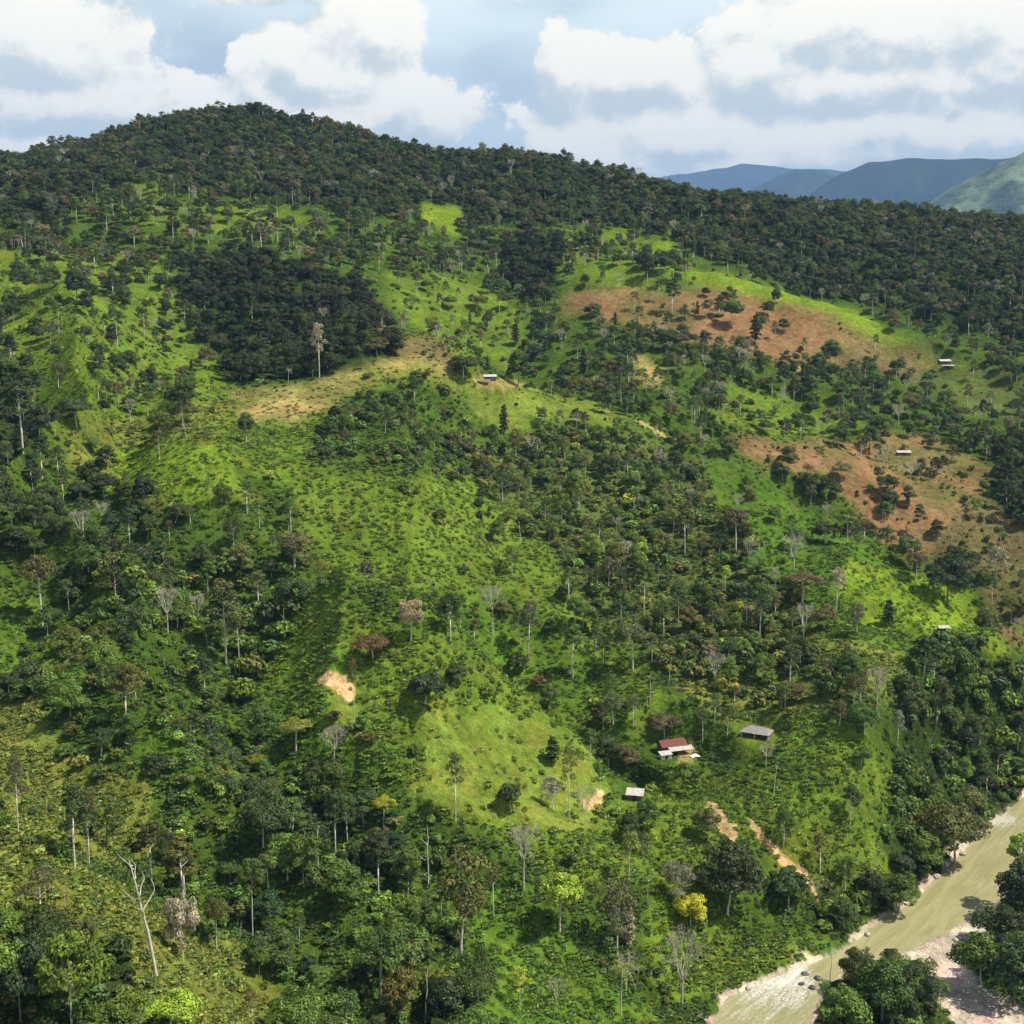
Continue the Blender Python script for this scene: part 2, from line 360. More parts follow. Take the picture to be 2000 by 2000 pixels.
# polygon, ground, trees per hectare, bushes per hectare, mix of kinds
ZONES = [
 (P((-99, -99), (2100, -99), (2100, 2100), (-99, 2100)), 'mid', 55, 180, 'mix'),
 # forested ridge
 (P((-99, 100), (2100, 100), (2100, 700), (1932, 665), (1800, 620), (1650, 570), (1500, 550), (1400, 505), (1320, 490), (1250, 440), (1180, 430), (1050, 425), (1000, 450), (900, 440), (840, 410), (760, 410), (700, 420), (600, 390), (450, 375), (350, 355), (230, 350), (180, 400), (100, 430), (-99, 445)), 'dark', 300, 40, 'forest'),
 # mixed woods under the ridge
 (P((-99, 440), (100, 425), (230, 345), (450, 370), (700, 415), (1050, 425), (1060, 560), (960, 570), (730, 530), (560, 490), (330, 500), (100, 500), (-99, 500)), 'mid', 120, 200, 'mixdark'),
 (P((230, 350), (300, 345), (330, 420), (270, 430)), 'pasture', 90, 160, 'mixdark'),
 (P((300, 390), (420, 375), (560, 400), (600, 440), (450, 450), (330, 430)), 'pasture', 80, 180, 'mixdark'),
 (P((795, 385), (870, 390), (872, 440), (800, 438)), 'lime', 12, 60, 'mix'),
 (P((1035, 440), (1180, 430), (1260, 455), (1300, 500), (1270, 540), (1130, 550), (1060, 530)), 'pasture', 75, 180, 'mixdark'),
 (P((1225, 455), (1262, 455), (1262, 500), (1225, 500)), 'lime', 2, 20, 'mix'),
 (P((960, 440), (1055, 455), (1060, 555), (980, 570), (950, 500)), 'dark', 280, 40, 'grove'),
 (P((730, 520), (860, 520), (960, 560), (990, 620), (960, 700), (880, 680), (800, 640), (740, 570)), 'pasture', 36, 180, 'mix'),
 # pastures on the west
 (P((-99, 490), (150, 505), (320, 500), (345, 590), (395, 680), (445, 725), (430, 860), (300, 880), (180, 860), (90, 820), (-99, 700)), 'pasture', 48, 130, 'pastrees'),
 (P((-99, 480), (120, 470), (300, 480), (310, 540), (200, 560), (100, 520), (-99, 540)), 'pasture', 90, 140, 'mixdark'),
 (P((-99, 690), (60, 700), (75, 870), (-99, 900)), 'dark', 200, 160, 'darkwood'),
 (P((110, 790), (460, 760), (440, 900), (560, 990), (560, 1060), (330, 1060), (260, 960), (100, 880)), 'yellow', 40, 260, 'mix'),
 (P((210, 850), (420, 840), (460, 900), (420, 960), (330, 950), (230, 920)), 'lime', 14, 120, 'mix'),
 # dark wood west
 (P((-99, 860), (120, 880), (260, 930), (330, 1000), (330, 1060), (250, 1110), (120, 1100), (-99, 1090)), 'mid', 150, 200, 'darkwood'),
 (P((300, 960), (560, 940), (590, 1060), (560, 1110), (400, 1130), (300, 1080)), 'mid', 120, 300, 'mix'),
 # dark wood on the knoll
 (P((330, 480), (420, 470), (560, 500), (700, 540), (735, 600), (740, 670), (720, 690), (600, 712), (445, 722), (395, 665), (345, 590), (320, 530)), 'dark', 300, 40, 'grove'),
 (P((690, 620), (830, 640), (860, 690), (770, 690), (740, 680)), 'brown', 60, 140, 'sparse'),
 # knoll crest
 (P((440, 750), (520, 725), (620, 712), (700, 695), (760, 682), (850, 690), (880, 715), (760, 720), (680, 730), (640, 750), (560, 790), (470, 800)), 'straw', 4, 60, 'mix'),
 (P((700, 700), (860, 700), (900, 720), (870, 735), (740, 735), (680, 730)), 'yellow', 4, 60, 'mix'),
 (P((400, 800), (560, 790), (640, 755), (700, 740), (640, 800), (600, 880), (520, 900), (430, 870)), 'pasture', 14, 160, 'mix'),
 # shrubby knoll face
 (P((620, 780), (680, 740), (800, 720), (870, 740), (900, 790), (880, 900), (780, 910), (620, 890), (590, 850)), 'mid', 75, 420, 'scrubdark'),
 (P((880, 730), (1000, 730), (1130, 770), (1200, 790), (1060, 800), (960, 820), (900, 780)), 'field', 12, 90, 'mix'),
 (P((1000, 600), (1190, 620), (1240, 700), (1200, 760), (1060, 750), (1000, 700)), 'mid', 50, 160, 'mixdark'),
 # open slope in the middle
 (P((560, 900), (620, 890), (800, 910), (900, 900), (1000, 960), (1020, 1060), (980, 1100), (860, 1130), (700, 1100), (620, 1060), (560, 1000)), 'pasture', 9, 70, 'mix'),
 (P((760, 920), (900, 880), (980, 930), (960, 1040), (840, 1040)), 'pasture', 14, 170, 'scrubdark'),
 (P((880, 860), (1060, 800), (1130, 860), (1060, 960), (950, 960)), 'olive', 70, 330, 'scrub'),
 # olive scrub (old plantation)
 (P((1000, 860), (1080, 800), (1200, 810), (1330, 880), (1400, 960), (1480, 1080), (1560, 1230), (1680, 1330), (1560, 1380), (1400, 1370), (1300, 1330), (1200, 1230), (1060, 1180), (1000, 1060)), 'olive', 52, 480, 'scrub'),
 (P((1190, 1100), (1330, 1100), (1390, 1200), (1280, 1220)), 'olive', 50, 400, 'scrub'),
 (P((1270, 1270), (1480, 1260), (1560, 1330), (1420, 1350), (1300, 1330)), 'yellow', 30, 420, 'scrub'),
 (P((950, 1060), (1040, 1000), (1100, 1160), (1200, 1230), (1250, 1330), (1200, 1390), (1120, 1330), (1060, 1230), (980, 1160)), 'pasture', 24, 130, 'mix'),
 # gully behind the spur
 (P((700, 1150), (840, 1170), (880, 1120), (1000, 1140), (1060, 1220), (1130, 1300), (1200, 1400), (1230, 1450), (1160, 1420), (1080, 1340), (960, 1270), (820, 1220)), 'lush', 62, 260, 'mix'),
 # spur with close-cropped field
 (P((540, 1110), (600, 1100), (700, 1160), (830, 1215), (950, 1268), (1080, 1345), (1220, 1450), (1210, 1530), (1130, 1560), (1100, 1640), (1000, 1600), (940, 1540), (820, 1500), (700, 1470), (600, 1400), (480, 1330), (500, 1200)), 'pasture', 7, 60, 'mix'),
 (P((812, 1345), (920, 1330), (1030, 1380), (1120, 1440), (1160, 1500), (1100, 1560), (950, 1540), (815, 1490)), 'field', 1.5, 14, 'mix'),
 (P((470, 1290), (600, 1300), (650, 1390), (780, 1400), (800, 1470), (760, 1500), (600, 1450), (500, 1380)), 'lush', 16, 240, 'mix'),
 # western slopes
 (P((-99, 1100), (130, 1130), (190, 1190), (150, 1280), (60, 1300), (-99, 1290)), 'lush', 14, 160, 'mix'),
 (P((130, 1090), (330, 1060), (560, 1080), (540, 1180), (480, 1250), (470, 1330), (360, 1360), (210, 1330), (140, 1280)), 'mid', 110, 420, 'greenwood'),
 (P((-99, 1290), (100, 1290), (220, 1330), (260, 1400), (150, 1430), (-99, 1400)), 'mid', 130, 420, 'greenwood'),
 (P((-99, 1330), (60, 1330), (130, 1400), (300, 1480), (330, 1560), (290, 1640), (200, 1600), (-99, 1520)), 'yellow', 15, 260, 'scrubdark'),
 (P((230, 1370), (420, 1350), (560, 1440), (560, 1480), (400, 1460), (280, 1440)), 'lush', 90, 620, 'greenwood'),
 # great wooded gully
 (P((290, 1440), (420, 1460), (600, 1480), (760, 1500), (840, 1540), (930, 1640), (870, 1700), (900, 1800), (960, 1932), (960, 2100), (560, 2100), (520, 1900), (430, 1790), (350, 1760), (330, 1690), (290, 1620)), 'mid', 185, 480, 'greenwood'),
 (P((620, 1490), (780, 1520), (800, 1560), (640, 1560)), 'lush', 110, 620, 'greenwood'),
 # grass knoll at the west foot
 (P((-99, 1545), (60, 1560), (180, 1620), (260, 1665), (330, 1750), (420, 1760), (500, 1840), (545, 1900), (520, 2100), (250, 2100), (240, 1800), (120, 1760), (-99, 1720)), 'yellow', 6, 120, 'mix'),
 (P((-99, 1745), (120, 1755), (240, 1790), (275, 1860), (255, 2100), (-99, 2100)), 'dark', 200, 620, 'greenwood'),
 # green strip, lower middle
 (P((880, 1600), (960, 1640), (1010, 1700), (1090, 1790), (1180, 1880), (1230, 1932), (1230, 2100), (960, 2100), (930, 1850), (880, 1700)), 'lush', 7, 55, 'mix'),
 (P((1010, 1640), (1200, 1640), (1230, 1760), (1190, 1860), (1100, 1780)), 'mid', 70, 160, 'mixdark'),
 (P((980, 1540), (1140, 1540), (1200, 1500), (1250, 1560), (1260, 1650), (1140, 1650), (1030, 1640)), 'pasture', 26, 140, 'mix'),
 (P((1130, 1450), (1330, 1440), (1370, 1480), (1330, 1500), (1180, 1520)), 'mid', 60, 200, 'mixdark'),
 # steep bank over the river
 (P((1230, 1500), (1420, 1440), (1560, 1500), (1660, 1640), (1740, 1670), (1600, 1780), (1520, 1810), (1380, 1860), (1260, 1890), (1210, 1860), (1240, 1700)), 'pasture', 34, 170, 'mix'),
 (P((1330, 1640), (1430, 1590), (1520, 1690), (1580, 1760), (1400, 1790)), 'mid', 50, 260, 'mixdark'),
 (P((1380, 1350), (1600, 1340), (1700, 1450), (1660, 1560), (1560, 1480), (1420, 1420)), 'pasture', 30, 130, 'mix'),
 # eastern spur, bright pasture
 (P((1340, 880), (1400, 890), (1500, 930), (1600, 1010), (1720, 1075), (1800, 1110), (1932, 1200), (2100, 1290), (2100, 1330), (1932, 1275), (1800, 1230), (1700, 1260), (1650, 1320), (1560, 1240), (1500, 1150), (1440, 1060), (1360, 960)), 'lush', 8, 60, 'mix'),
 (P((1600, 1060), (1720, 1078), (1800, 1115), (1932, 1205), (1932, 1262), (1760, 1215), (1640, 1190), (1570, 1120)), 'lime', 3, 30, 'mix'),
 (P((1520, 1180), (1620, 1210), (1700, 1290), (1640, 1310), (1560, 1250)), 'yellow', 6, 60, 'mix'),
 # woods above the river bend
 (P((1720, 1230), (1800, 1200), (1900, 1230), (2100, 1300), (2100, 1480), (1932, 1500), (1850, 1590), (1780, 1680), (1700, 1700), (1560, 1790), (1540, 1700), (1640, 1600), (1690, 1480), (1700, 1330)), 'dark', 250, 620, 'greenwood'),
 (P((1560, 1560), (1640, 1560), (1700, 1660), (1640, 1720), (1560, 1640)), 'pasture', 22, 200, 'mix'),
 # eastern valley, dry fields
 (P((1200, 560), (1420, 600), (1600, 640), (1720, 660), (1932, 640), (2100, 700), (2100, 900), (1850, 870), (1700, 820), (1560, 830), (1420, 800), (1320, 760), (1240, 700), (1180, 640)), 'mid', 100, 200, 'mixdark'),
 (P((1050, 560), (1180, 548), (1300, 555), (1400, 548), (1550, 585), (1700, 645), (1720, 690), (1600, 690), (1450, 675), (1340, 655), (1250, 640), (1120, 600), (1060, 590)), 'orange', 14, 150, 'mixdark'),
 (P((1290, 500), (1360, 515), (1470, 545), (1580, 575), (1720, 640), (1680, 645), (1560, 592), (1400, 556), (1300, 535)), 'lime', 2, 30, 'mix'),
 (P((1560, 640), (1720, 650), (1800, 680), (1760, 720), (1600, 700)), 'brown', 14, 110, 'mix'),
 (P((1185, 672), (1250, 690), (1250, 735), (1215, 725)), 'straw', 2, 40, 'mix'),
 (P((1380, 730), (1560, 760), (1650, 800), (1640, 830), (1480, 820), (1340, 790)), 'pasture', 26, 120, 'mixdark'),
 (P((1720, 700), (1932, 690), (1932, 780), (1800, 790)), 'olive', 30, 160, 'mixdark'),
 (P((1390, 810), (1500, 830), (1600, 835), (1700, 812), (1800, 850), (1870, 880), (1860, 950), (1780, 1010), (1740, 1060), (1660, 1030), (1610, 940), (1500, 880), (1420, 860)), 'orange', 26, 190, 'mixdark'),
 (P((1390, 860), (1560, 890), (1600, 960), (1650, 1030), (1580, 1010), (1480, 930)), 'mid', 75, 120, 'mixdark'),
 (P((1640, 840), (1740, 850), (1740, 890), (1640, 890)), 'brown', 24, 160, 'mix'),
 (P((1760, 1010), (1870, 930), (1932, 920), (2100, 1000), (2100, 1250), (1932, 1200), (1840, 1120), (1740, 1070)), 'brown', 30, 160, 'mix'),
 (P((1740, 1040), (1830, 1040), (1850, 1120), (1800, 1120)), 'dark', 180, 160, 'darkwood'),
 (P((1850, 850), (2100, 820), (2100, 1000), (1932, 990), (1880, 940)), 'dark', 170, 160, 'darkwood'),
 # river island and east bank
 (P((1600, 1810), (1640, 1785), (1700, 1800), (1770, 1870), (1760, 2100), (1500, 2100), (1560, 1900)), 'dark', 230, 620, 'greenwood'),
 (P((1820, 1790), (1870, 1720), (1932, 1660), (2100, 1600), (2100, 2000), (1932, 1890), (1850, 1850)), 'dark', 230, 620, 'greenwood'),
]
# bare earth and gravel: polygon, ground
SCARS = [(P((1192, 790), (1215, 798), (1245, 812), (1275, 828), (1272, 833), (1240, 817), (1205, 799)), 'straw'),
         (P((598, 1275), (625, 1268), (655, 1280), (668, 1300), (660, 1335), (640, 1345), (632, 1305), (600, 1290)), 'scar'),
         (P((632, 1305), (660, 1330), (655, 1365), (640, 1372), (625, 1340)), 'yellow'),
         (P((1330, 1512), (1358, 1520), (1375, 1545), (1392, 1570), (1388, 1600), (1365, 1580), (1340, 1548)), 'scar'),
         (P((1412, 1543), (1432, 1560), (1480, 1605), (1520, 1640), (1545, 1680), (1548, 1700), (1535, 1680), (1500, 1640), (1450, 1600), (1415, 1565)), 'scar'),
         (P((1095, 1510), (1140, 1490), (1145, 1510), (1110, 1530)), 'scar'),
         (P((1500, 690), (1530, 690), (1530, 700), (1500, 700)), 'straw'),
         (P((1285, 1415), (1310, 1400), (1320, 1425), (1300, 1440), (1270, 1440)), 'straw'),
         (P((890, 712), (960, 716), (1000, 728), (960, 735), (900, 728)), 'straw')]
def zone_index(x, y, z=None):
    if z is None: z = height(x, y)
    px, py, d = project(x, y, z)
    wx = fbm(x/26, y/26, 4, 31)*95; wy = fbm(x/26, y/26, 4, 41)*66
    s = np.clip(450/np.maximum(d, 100), 0.25, 1.6)
    qx = np.clip(px + wx*s, -40, 2040); qy = np.clip(py + wy*s, 100, 2040)
    idx = np.zeros(np.shape(x), int)
    for i, zn in enumerate(ZONES): idx[inpoly(qx, qy, zn[0])] = i
    return idx, px, py, d

# ---------------------------------------------------------------- terrain sheet
def build_terrain():
    th = np.radians(np.concatenate([np.linspace(-80, -29, 26)[:-1], np.linspace(-29, 29, 480), np.linspace(29, 80, 26)[1:]]))
    r = np.concatenate([np.geomspace(12, 170, 18)[:-1], np.geomspace(170, 1560, 520), np.geomspace(1560, 33000, 46)[1:]])
    T, R = np.meshgrid(th, r); x, y = R*np.sin(T), R*np.cos(T)
    z = height(x, y)
    idx, px, py, d = zone_index(x, y, z)
    gc = np.array([GC[zn[1]] for zn in ZONES])[idx]
    soft = fbm(x/9, y/9, 3, 61)
    dry = np.array([z_[1] in ('orange', 'straw', 'brown') for z_ in ZONES])[idx]
    kk = (sstep(fbm(x/30, y/30, 4, 63)+.5*fbm(x/6, y/6, 3, 64), 0.0, .15)*.65*dry)[..., None]; gc = gc*(1-kk)+kk*np.array((.095, .118, .028))
    for ch in range(3):                                       # soften the joins
        for _ in range(5):
            gc[1:-1, 1:-1, ch] = (gc[1:-1, 1:-1, ch]*2 + gc[:-2, 1:-1, ch] + gc[2:, 1:-1, ch] + gc[1:-1, :-2, ch] + gc[1:-1, 2:, ch])/6
    s2 = fbm(x/3.1, y/3.1, 3, 62)
    for poly, key in SCARS:
        ins = inpoly(px+soft*16+s2*9, py+s2*12-soft*7, poly) & (d < 1200)
        gc[ins] = np.array(GC[key])*(1+s2[ins]*0.9)[:, None]
    near = (y > 120) & (y < 620) & (x > -40)
    xn, yn = x[near], y[near]
    dr = segdist(xn, yn, RIVER); dr = np.where(inpoly(xn, yn, RIVER), -dr, dr)
    wob = fbm(xn/6, yn/6, 3, 71)*6
    kb = sstep(dr+wob*1.5, 2.0, 0.6)[:, None]*(0.55+0.9*np.clip(fbm(xn/14, yn/14, 3, 73)+.35, 0, .5))[:, None]*np.where(dr < -1, 0.4, 1.0)[:, None]
    db = np.where(inpoly(xn, yn, BAR), -segdist(xn, yn, BAR), segdist(xn, yn, BAR))
    kb = np.maximum(kb, sstep(db+wob*0.7, 2.0, -1.0)[:, None])
    tone = (1+0.5*fbm(xn/4, yn/4, 3, 72))[:, None]
    gn = gc[near]; gc[near] = gn*(1-kb) + np.array(GC['sand'])*tone*kb
    h, wd = x.shape
    i = np.arange(h*wd).reshape(h, wd)
    f = np.stack([i[:-1, :-1], i[:-1, 1:], i[1:, 1:], i[1:, :-1]], -1).reshape(-1, 4)[:, ::-1]
    me = np_mesh("terrain", np.stack([x, y, z], -1).reshape(-1, 3), f, [M_GROUND], smooth=True)
    at = me.attributes.new("gcol", 'FLOAT_COLOR', 'POINT')
    at.data.foreach_set("color", np.concatenate([gc.reshape(-1, 3), np.ones((h*wd, 1))], 1).astype(np.float32).ravel())
    me.attributes.new("soil", 'FLOAT', 'POINT')
    o = new_obj("terrain", me); tag(o, "green hillside of pasture and dry fields rising from the river", kind="structure"); return o
TERRAIN = build_terrain()

# ---------------------------------------------------------------- river water
def build_river():
    m, b, out = material("muddy_water")
    geo = b.n('ShaderNodeNewGeometry'); p = geo.outputs['Position']
    at = b.n('ShaderNodeAttribute', attribute_type='GEOMETRY', attribute_name='foam')
    fl = b.n('ShaderNodeCombineXYZ'); b.link(b.vec('DOT_PRODUCT', p, (0.78, -0.62, 0)), fl.inputs[0]); b.link(b.math('MULTIPLY', b.vec('DOT_PRODUCT', p, (0.62, 0.78, 0)), 0.13), fl.inputs[1])
    st = b.noise(fl.outputs[0], 0.42, 5, 0.65, 0.5)
    fine = b.noise(p, 1.4, 4, 0.7, 0.8)
    fo = b.math('ADD', b.math('MULTIPLY', at.outputs['Fac'], 0.62), b.math('MULTIPLY', b.math('ADD', st, fine), 0.5))
    fmask = b.smooth(fo, 0.76, 0.96)
    body = b.mix(b.smooth(st, 0.3, 0.7), (0.27, 0.25, 0.115, 1), (0.37, 0.345, 0.18, 1))
    c = b.mix(fmask, body, (0.60, 0.58, 0.51, 1))
    pb = b.n('ShaderNodeBsdfPrincipled'); b.link(c, pb.inputs['Base Color'])
    b.link(b.lin(fmask, 0, 1, 0.14, 0.7), pb.inputs['Roughness']); pb.inputs['IOR'].default_value = 1.33
    bmp = b.n('ShaderNodeBump'); bmp.inputs['Strength'].default_value = 0.6; bmp.inputs['Distance'].default_value = 0.3
    b.link(b.math('ADD', b.math('ADD', fine, st), b.math('MULTIPLY', fmask, 0.8)), bmp.inputs['Height']); b.link(bmp.outputs[0], pb.inputs['Normal'])
    b.link(pb.outputs[0], out.inputs[0])
    R_ = np.array(RIVER); x0, y0 = R_.min(0)-12; x1, y1 = R_.max(0)+12
    xs = np.arange(x0, x1, 1.6); ys = np.arange(y0, y1, 1.6); X_, Y_ = np.meshgrid(xs, ys)
    d = segdist(X_, Y_, RIVER); ins = inpoly(X_, Y_, RIVER); keep = ins | (d < 6)
    px, py, _ = project(X_, Y_, 0*X_)
    foam = sstep(px, 1670, 1560)*0.50 + np.clip(fbm(X_/16, Y_/16, 3, 91)*1.1, -0.1, 0.5)*0.5
    foam += sstep(np.hypot((px-1560)/70, (py-1915)/45), 1.2, 0.2)*0.12
    foam += sstep(np.hypot((px-1960)/70, (py-1600)/45), 1.2, 0.2)*0.45 + sstep(np.hypot((px-1880)/55, (py-1755)/26), 1.2, 0.2)*0.3
    Z_ = 0.03*fbm(X_/3, Y_/3, 3, 92) + np.clip(foam, 0, 1)*0.5*fbm(X_/2.6, Y_/2.6, 3, 93)
    h, wd = X_.shape; i = np.arange(h*wd).reshape(h, wd)
    kf = keep[:-1, :-1] & keep[1:, 1:] & keep[:-1, 1:] & keep[1:, :-1]
    f = np.stack([i[:-1, :-1], i[:-1, 1:], i[1:, 1:], i[1:, :-1]], -1)[kf]
    used = np.unique(f); re = np.full(h*wd, -1); re[used] = np.arange(len(used))
    V_ = np.stack([X_, Y_, Z_], -1).reshape(-1, 3)[used]
    me = np_mesh("river", V_, re[f], [m], smooth=True)
    a = me.attributes.new("foam", 'FLOAT', 'POINT'); a.data.foreach_set("value", foam.ravel()[used].astype(np.float32))
    o = new_obj("river", me); tag(o, "muddy yellow-green river with white rapids at its lower bend", kind="structure")
build_river()

# ---------------------------------------------------------------- far ranges across the valley
def far_range(name, label, sil, R0, width, mat, seed):
    """ridge line given on the picture, standing at distance R0; a real body with slopes both ways"""
    sil = [(a*K, b*K) for a, b in sil]
    az = np.array([math.atan2((px-1000)/FPX, CP+(1000-py)/FPX*SP) for px, py in sil])
    zt = []
    for px, py in sil:
        a, b, c = ray(px, py); zt.append(CAMH + R0*c/math.hypot(a, b))
    t = np.linspace(az[0], az[-1], 220); zr = np.interp(t, az, zt)
    u = np.linspace(-1, 1, 80)
    T, U_ = np.meshgrid(t, u); ZR = np.interp(T, az, zt)
    R = R0 + U_*width; x, y = R*np.sin(T), R*np.cos(T)
    prof = np.where(U_ < 0, 1-np.abs(U_)**1.15, 1-np.abs(U_)**1.4)
    rough = fbm(x/(width*0.4), y/(width*0.4), 5, seed)*ZR*0.5*np.clip(np.abs(U_)*2.2, 0.0, 1)*np.clip((1-np.abs(U_))*3, 0, 1)
    rough += fbm(x/(R0*.02), y/(R0*.02), 4, seed+3)*R0*.009*(.3+.7*np.clip(np.abs(U_)*4, 0, 1))
    z = 40 + (ZR-40)*np.clip(prof, 0, 1) + rough
    h, wd = x.shape; i = np.arange(h*wd).reshape(h, wd)
    f = np.stack([i[:-1, :-1], i[:-1, 1:], i[1:, 1:], i[1:, :-1]], -1).reshape(-1, 4)[:, ::-1]
    me = np_mesh(name, np.stack([x, y, z], -1).reshape(-1, 3), f, [mat], smooth=True)
    o = new_obj(name, me); tag(o, label, kind="structure"); return o
def range_material(name, c0, c1, scale):
    m, b, out = material(name); geo = b.n('ShaderNodeNewGeometry')
    nz = b.noise(geo.outputs['Position'], scale, 6, 0.68); c = b.mix(b.smooth(nz, 0.4, 0.62), c0, c1)
    d = b.n('ShaderNodeBsdfDiffuse'); b.link(c, d.inputs[0])
    bmp = b.n('ShaderNodeBump'); bmp.inputs['Strength'].default_value = 0.8; bmp.inputs['Distance'].default_value = 40.0
    b.link(b.noise(geo.outputs['Position'], 0.008, 5, 0.7), bmp.inputs['Height']); b.link(bmp.outputs[0], d.inputs['Normal'])
    b.link(d.outputs[0], out.inputs[0]); return m
MF = range_material("far_forest", (0.018, 0.028, 0.020, 1), (0.034, 0.046, 0.026, 1), 0.0016)  # dark forest tone; also paints in the cloud shadow on the dark blue mountain
MG = range_material("far_pasture", (0.045, 0.065, 0.030, 1), (0.20, 0.25, 0.11, 1), 0.0025)
far_range("mountain", "pale blue far mountain range below the cloud bank", [(900, 420), (1080, 372), (1200, 341), (1300, 326), (1400, 309), (1480, 316), (1560, 318), (1700, 335), (1900, 345), (2300, 360)], 27000, 4800, MF, 3)
far_range("mountain", "grey-blue pointed mountain beside the dark blue one", [(1180, 430), (1330, 385), (1420, 357), (1470, 332), (1505, 318), (1540, 317), (1580, 331), (1640, 350), (1720, 372), (1850, 420)], 19500, 3000, MF, 7)
far_range("mountain", "dark blue flat-topped mountain right across the valley".replace(" right", ""), [(1430, 440), (1500, 385), (1545, 352), (1590, 325), (1640, 303), (1700, 299), (1780, 300), (1870, 299), (1932, 292), (2050, 280), (2300, 300)], 15600, 2600, MF, 13)
far_range("mountain", "pale green mountain flank nearest across the valley".replace("nearest ", "mottled with pasture "), [(1640, 470), (1740, 392), (1800, 352), (1870, 312), (1932, 286), (2000, 265), (2150, 240), (2400, 230)], 10500, 2200, MG, 17)
far_range("mountain", "blue mountain slope just showing behind the west end of the ridge", [(-600, 250), (-300, 262), (-100, 285), (0, 297), (60, 318), (150, 360)], 16500, 2900, MF, 23)

# ---------------------------------------------------------------- valley haze
def build_haze():
    x0, x1, y0, y1, z0, z1 = -35000, 35000, -1500, 35000, -80, 4050
    v = [(x, y, z) for z in (z0, z1) for y in (y0, y1) for x in (x0, x1)]
    f = np.array([(0, 2, 3, 1), (4, 5, 7, 6), (0, 1, 5, 4), (2, 6, 7, 3), (0, 4, 6, 2), (1, 3, 7, 5)])
    m, b, out = material("valley_haze")
    pv = b.n('ShaderNodeVolumePrincipled'); pv.inputs['Color'].default_value = (0.31, 0.55, 1.0, 1); pv.inputs['Density'].default_value = 0.000038
    pv.inputs['Anisotropy'].default_value = 0.0
    b.link(pv.outputs[0], out.inputs['Volume'])
    o = new_obj("haze", np_mesh("haze", v, f, [m])); tag(o, "thin bluish haze lying in the valley air", kind="stuff")
build_haze()
# ---------------------------------------------------------------- plant shapes (built once, shared by every copy)
class Mesh3:
    def __init__(s): s.v = []; s.q = []; s.t = []; s.n = 0
    def add(s, v, q=None, t=None):
        v = np.asarray(v, float)
        if q is not None and len(q): s.q.append(np.asarray(q, int)+s.n)
        if t is not None and len(t): s.t.append(np.asarray(t, int)+s.n)
        s.v.append(v); s.n += len(v)
    def tube(s, pts, rad, sides=5):
        pts = np.asarray(pts, float); n = len(pts)
        a = np.arange(sides)*2*math.pi/sides; ring = []
        for i in range(n):
            d = pts[min(i+1, n-1)]-pts[max(i-1, 0)]; d = d/(np.linalg.norm(d)+1e-9)
            u = np.cross(d, (0.13, 0.97, 0.2) if abs(d[2]) > 0.6 else (0, 0, 1)); u /= np.linalg.norm(u)+1e-9; w_ = np.cross(d, u)
            ring.append(pts[i] + rad[i]*(np.cos(a)[:, None]*u + np.sin(a)[:, None]*w_))
        i = np.arange(sides); j = (i+1) % sides; q = []
        for k in range(n-1): q.append(np.stack([k*sides+i, k*sides+j, (k+1)*sides+j, (k+1)*sides+i], -1))
        s.add(np.concatenate(ring), np.concatenate(q))
    def mesh(s, name, mats, leaf=False):
        me = np_mesh(name, np.concatenate(s.v), [np.concatenate(x) for x in (s.q, s.t) if x], mats, smooth=not leaf)
        if leaf:
            r = np.random.default_rng(5).random(len(me.polygons)).astype(np.float32)
            me.attributes.new("lv", 'FLOAT', 'FACE').data.foreach_set("value", r)
        return me
def unit(v): return v/(np.linalg.norm(v, axis=-1, keepdims=True)+1e-9)
def leaves(m, r, cen, nor, size, aspect=0.62):
    """one folded leaf spray (two triangles sharing a rib) per centre"""
    n = len(cen); a = unit(np.cross(nor, unit(r.normal(size=(n, 3))))); b = np.cross(nor, a)
    size = np.asarray(size).reshape(-1, 1)*np.ones((n, 1))
    L, W_ = a*size, b*size*aspect; up = nor*size*0.18
    v = np.stack([cen-L, cen-W_+up, cen+L, cen+W_+up], 1).reshape(-1, 3)
    k = np.arange(n)*4
    m.add(v, q=np.stack([k, k+1, k+2, k+3], -1))
def lobe(m, r, c, rad, n, size, low=-0.35, jit=0.34):
    """leaf sprays spread over the shell of one bough"""
    d = unit(r.normal(size=(int(n*1.9), 3))); d = d[d[:, 2] > low][:n]
    t = 0.70 + 0.34*r.random((len(d), 1))
    p = np.asarray(c) + d*t*np.asarray(rad)
    nor = unit(d + jit*r.normal(size=d.shape) + np.array([0, 0, 0.35]))
    leaves(m, r, p, nor, size*(0.65+0.7*r.random(len(d))))
def limb(m, r, a, b, r0, r1, bend=0.12, n=4, sides=5):
    a, b = np.asarray(a, float), np.asarray(b, float); L = np.linalg.norm(b-a)
    t = np.linspace(0, 1, n)[:, None]; off = r.normal(size=3)*bend*L
    p = a*(1-t)+b*t + off*(t*(1-t)*4)*0.5 + np.array([0, 0, 1])*(-(t*(1-t)))*0.25*L*0.4
    m.tube(p, np.linspace(r0, r1, n), sides); return p

